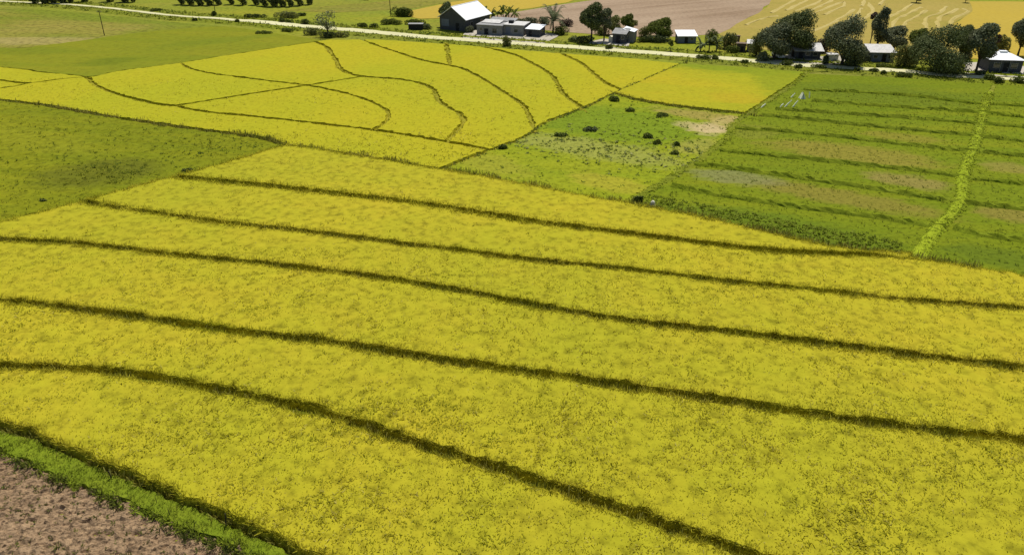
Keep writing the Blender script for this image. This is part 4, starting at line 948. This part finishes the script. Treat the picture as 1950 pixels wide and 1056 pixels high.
house('shabby lean-to with a pale patched roof behind the brown timber hut', (1422, 98), (1440, 99), 3.0, 1.7, 'shed_front', 'wall_grey', 'roof_pale', .4, .25, doors=[(.2, .7, 1.3)], wins=[(.6, .7, .5, .5)], name='hut', cat='hut')
house('low dark shed between scrub and the big barn', (778, 57), (805, 57), 2.4, 1.25, 'shed_back', 'dark', 'roof_grey', .15, .1, doors=[(.4, .7, 1.0)], name='shed', cat='shed')

# ------------------------------------------------------------------ smaller things
def pole(px, yb, h, label, mat='wood', arm=True, lean=0):
    x, y = P(px, yb); r = empty('utility_pole' if arm else 'post', x, y); tag(r, label, 'pole' if arm else 'post')
    MB().tube([(0, 0, -.2), (lean*.5, 0, h*.5), (lean, 0, h)], [.11, .10, .075] if arm else [.05, .045, .04]).build('shaft', M[mat], r)
    if arm:
        MB().box(lean - .6, lean + .6, -.05, .05, h - .45, h - .33).build('crossarm', M[mat], r)
        for k in (-.5, 0, .5): MB().tube([(lean + k, 0, h - .33), (lean + k, 0, h - .14)], [.05, .04]).build('insulator', M['concrete'], r)
    return r
pole(199, 68, 6.2, 'thin pole standing in the dry pasture', lean=.1)
pole(744, 30, 8.0, 'tall pole next to the round thicket')
pole(411, 30, 6.5, 'thin pole beside the far roadside bush')
pole(1379, 107, 3.3, 'short pole on the verge beside the banana clump', arm=False)
pole(1369, 107, 1.9, 'shorter verge post next to the short pole', arm=False)
pole(1103, 90, 1.7, 'little post on the grass before the tall dark tree', arm=False)
pole(1277, 99, 1.6, 'thick brown post at the thin sapling', arm=False)
def stake(px, yb, h, lean, label, rad=.035, mat='wood'):
    x, y = P(px, yb); m = MB(); m.tube([(0, 0, -.2), (lean*.45, .02, h*.5), (lean, 0, h)], [rad, rad*.9, rad*.7], 6)
    o = m.build('wooden_stake', M[mat]); o.location = (x, y, 0); return tag(o, label, 'stake', 'stakes along the green bank')
stake(214, 916, .95, -.04, 'short dark stake stuck in the upper part of the green bank', .05)
stake(431, 1006, 1.35, .16, 'leaning dark stake on the green bank close to the near edge', .055)
stake(324, 985, .85, .02, 'faint thin stake at the soil edge of the bank', .03)
stake(300, 962, .8, 0, 'very thin twig like stake on the green bank', .022)
# pale field markers
def marker(px, y0, y1, dx, label):
    a = Vector((*P(px, y0), 0)); s = scale_at(px, y0); m = MB(); t = Vector((dx / s, 0.35, (y0 - y1) / s * .95))
    m.tube([(0, 0, -.1), t * .5, t], [.13, .12, .10], 6); o = m.build('bamboo_pole', M['pale_pole']); o.location = a; return tag(o, label, 'pole', 'pale leaning poles in the green field')
for i, (x, y0, y1, dx) in enumerate([(1484, 205, 198, 8), (1494, 204, 191, 13), (1509, 204, 192, 10), (1506, 186, 178, 8), (1521, 187, 176, 7), (1448, 206, 198, 10), (1541, 187, 175, 0)]):
    marker(x, y0, y1, dx, ['short pale pole leaning, first of the lower row in the green field', 'longest pale pole leaning in the lower row', 'pale leaning pole at the inner end of the lower row', 'faint pale pole at the start of the upper row', 'stout pale pole beside the little white tent', 'pale stick lying at the corner of the yellow green plot', 'upright pale pole ending the upper row'][i])
x, y = P(1528, 188); r = empty('small_tent', x, y); tag(r, 'tiny white triangular tent among the pale poles', 'tent')
MB().add([(-.5,-.5,0),(.5,-.5,0),(.5,.5,0),(-.5,.5,0),(0,-.1,1.15),(0,.1,1.15)], [(0,1,4),(1,2,5,4),(2,3,5),(3,0,4,5)]).build('cover', M['pale_pole'], r)
for k in (-.12, .12): MB().tube([(0, k*4, 0), (0, k, 1.25)], [.03, .025]).build('pole', M['wood'], r)
# pale stump at the low corner
x, y = P(1242, 397); m = MB(); m.tube([(0, 0, -.1), (.03, 0, .4), (0, .02, .9), (.05, 0, 1.05)], [.42, .34, .26, .15], 8); o = m.build('stone_marker', M['concrete']); o.location = (x, y, 0)
tag(o, 'pale weathered stone marker at the low corner of the weedy plot', 'marker stone')
# pale box added in place of a sunlit gap of yard; white car
x, y = P(1586, 116); r = empty('sunlit_gap_box', x, y); tag(r, 'small pale box standing for sunlit yard in the gap between two dark trees', 'tank')
MB().box(-1.1, 1.1, 0, 1.6, .0, 1.3).build('box_body', M['wall_white'], r); MB().box(-1.2, 1.2, -.1, 1.7, 1.303, 1.4).build('lid', M['roof_pale'], r); MB().tube([(-.4, .8, 1.4), (-.4, .8, 1.75)], [.16, .16], 8).build('cap', M['roof_pale'], r)
x, y = P(1488, 113); r = empty('parked_car', x, y, 0, R(8)); tag(r, 'small white car parked nose out under the grey green tree', 'car')
prof = [(0,.35),(0,.85),(.9,1.0),(1.35,1.42),(2.7,1.45),(3.3,1.0),(3.7,.9),(3.7,.35)]
m = MB(); n = len(prof)
V = [(-.78, a, b) for a, b in prof] + [(.78, a, b) for a, b in prof]
m.add(V, [tuple(range(n))[::-1], tuple(range(n, 2*n))] + [(i, (i+1) % n, (i+1) % n + n, i + n) for i in range(n)]); m.build('body', M['paint_white'], r)
MB().add([(-.66,.93,1.03),(.66,.93,1.03),(.62,1.33,1.39),(-.62,1.33,1.39)], [(0,1,2,3)]).build('windscreen', M['glass'], r)
for sx in (-1, 1):
    MB().box(*sorted((sx*.782, sx*.80)), 1.35, 2.75, 1.02, 1.36).build('window', M['glass'], r)
    MB().box(*sorted((sx*.45, sx*.72)), -.03, .01, .62, .78).build('headlight', M['trim'], r)
    for yy in (.75, 2.95): MB().tube([(sx*.66, yy, .32), (sx*.82, yy, .32)], [.32, .32], 14).build('wheel', M['rubber'], r)
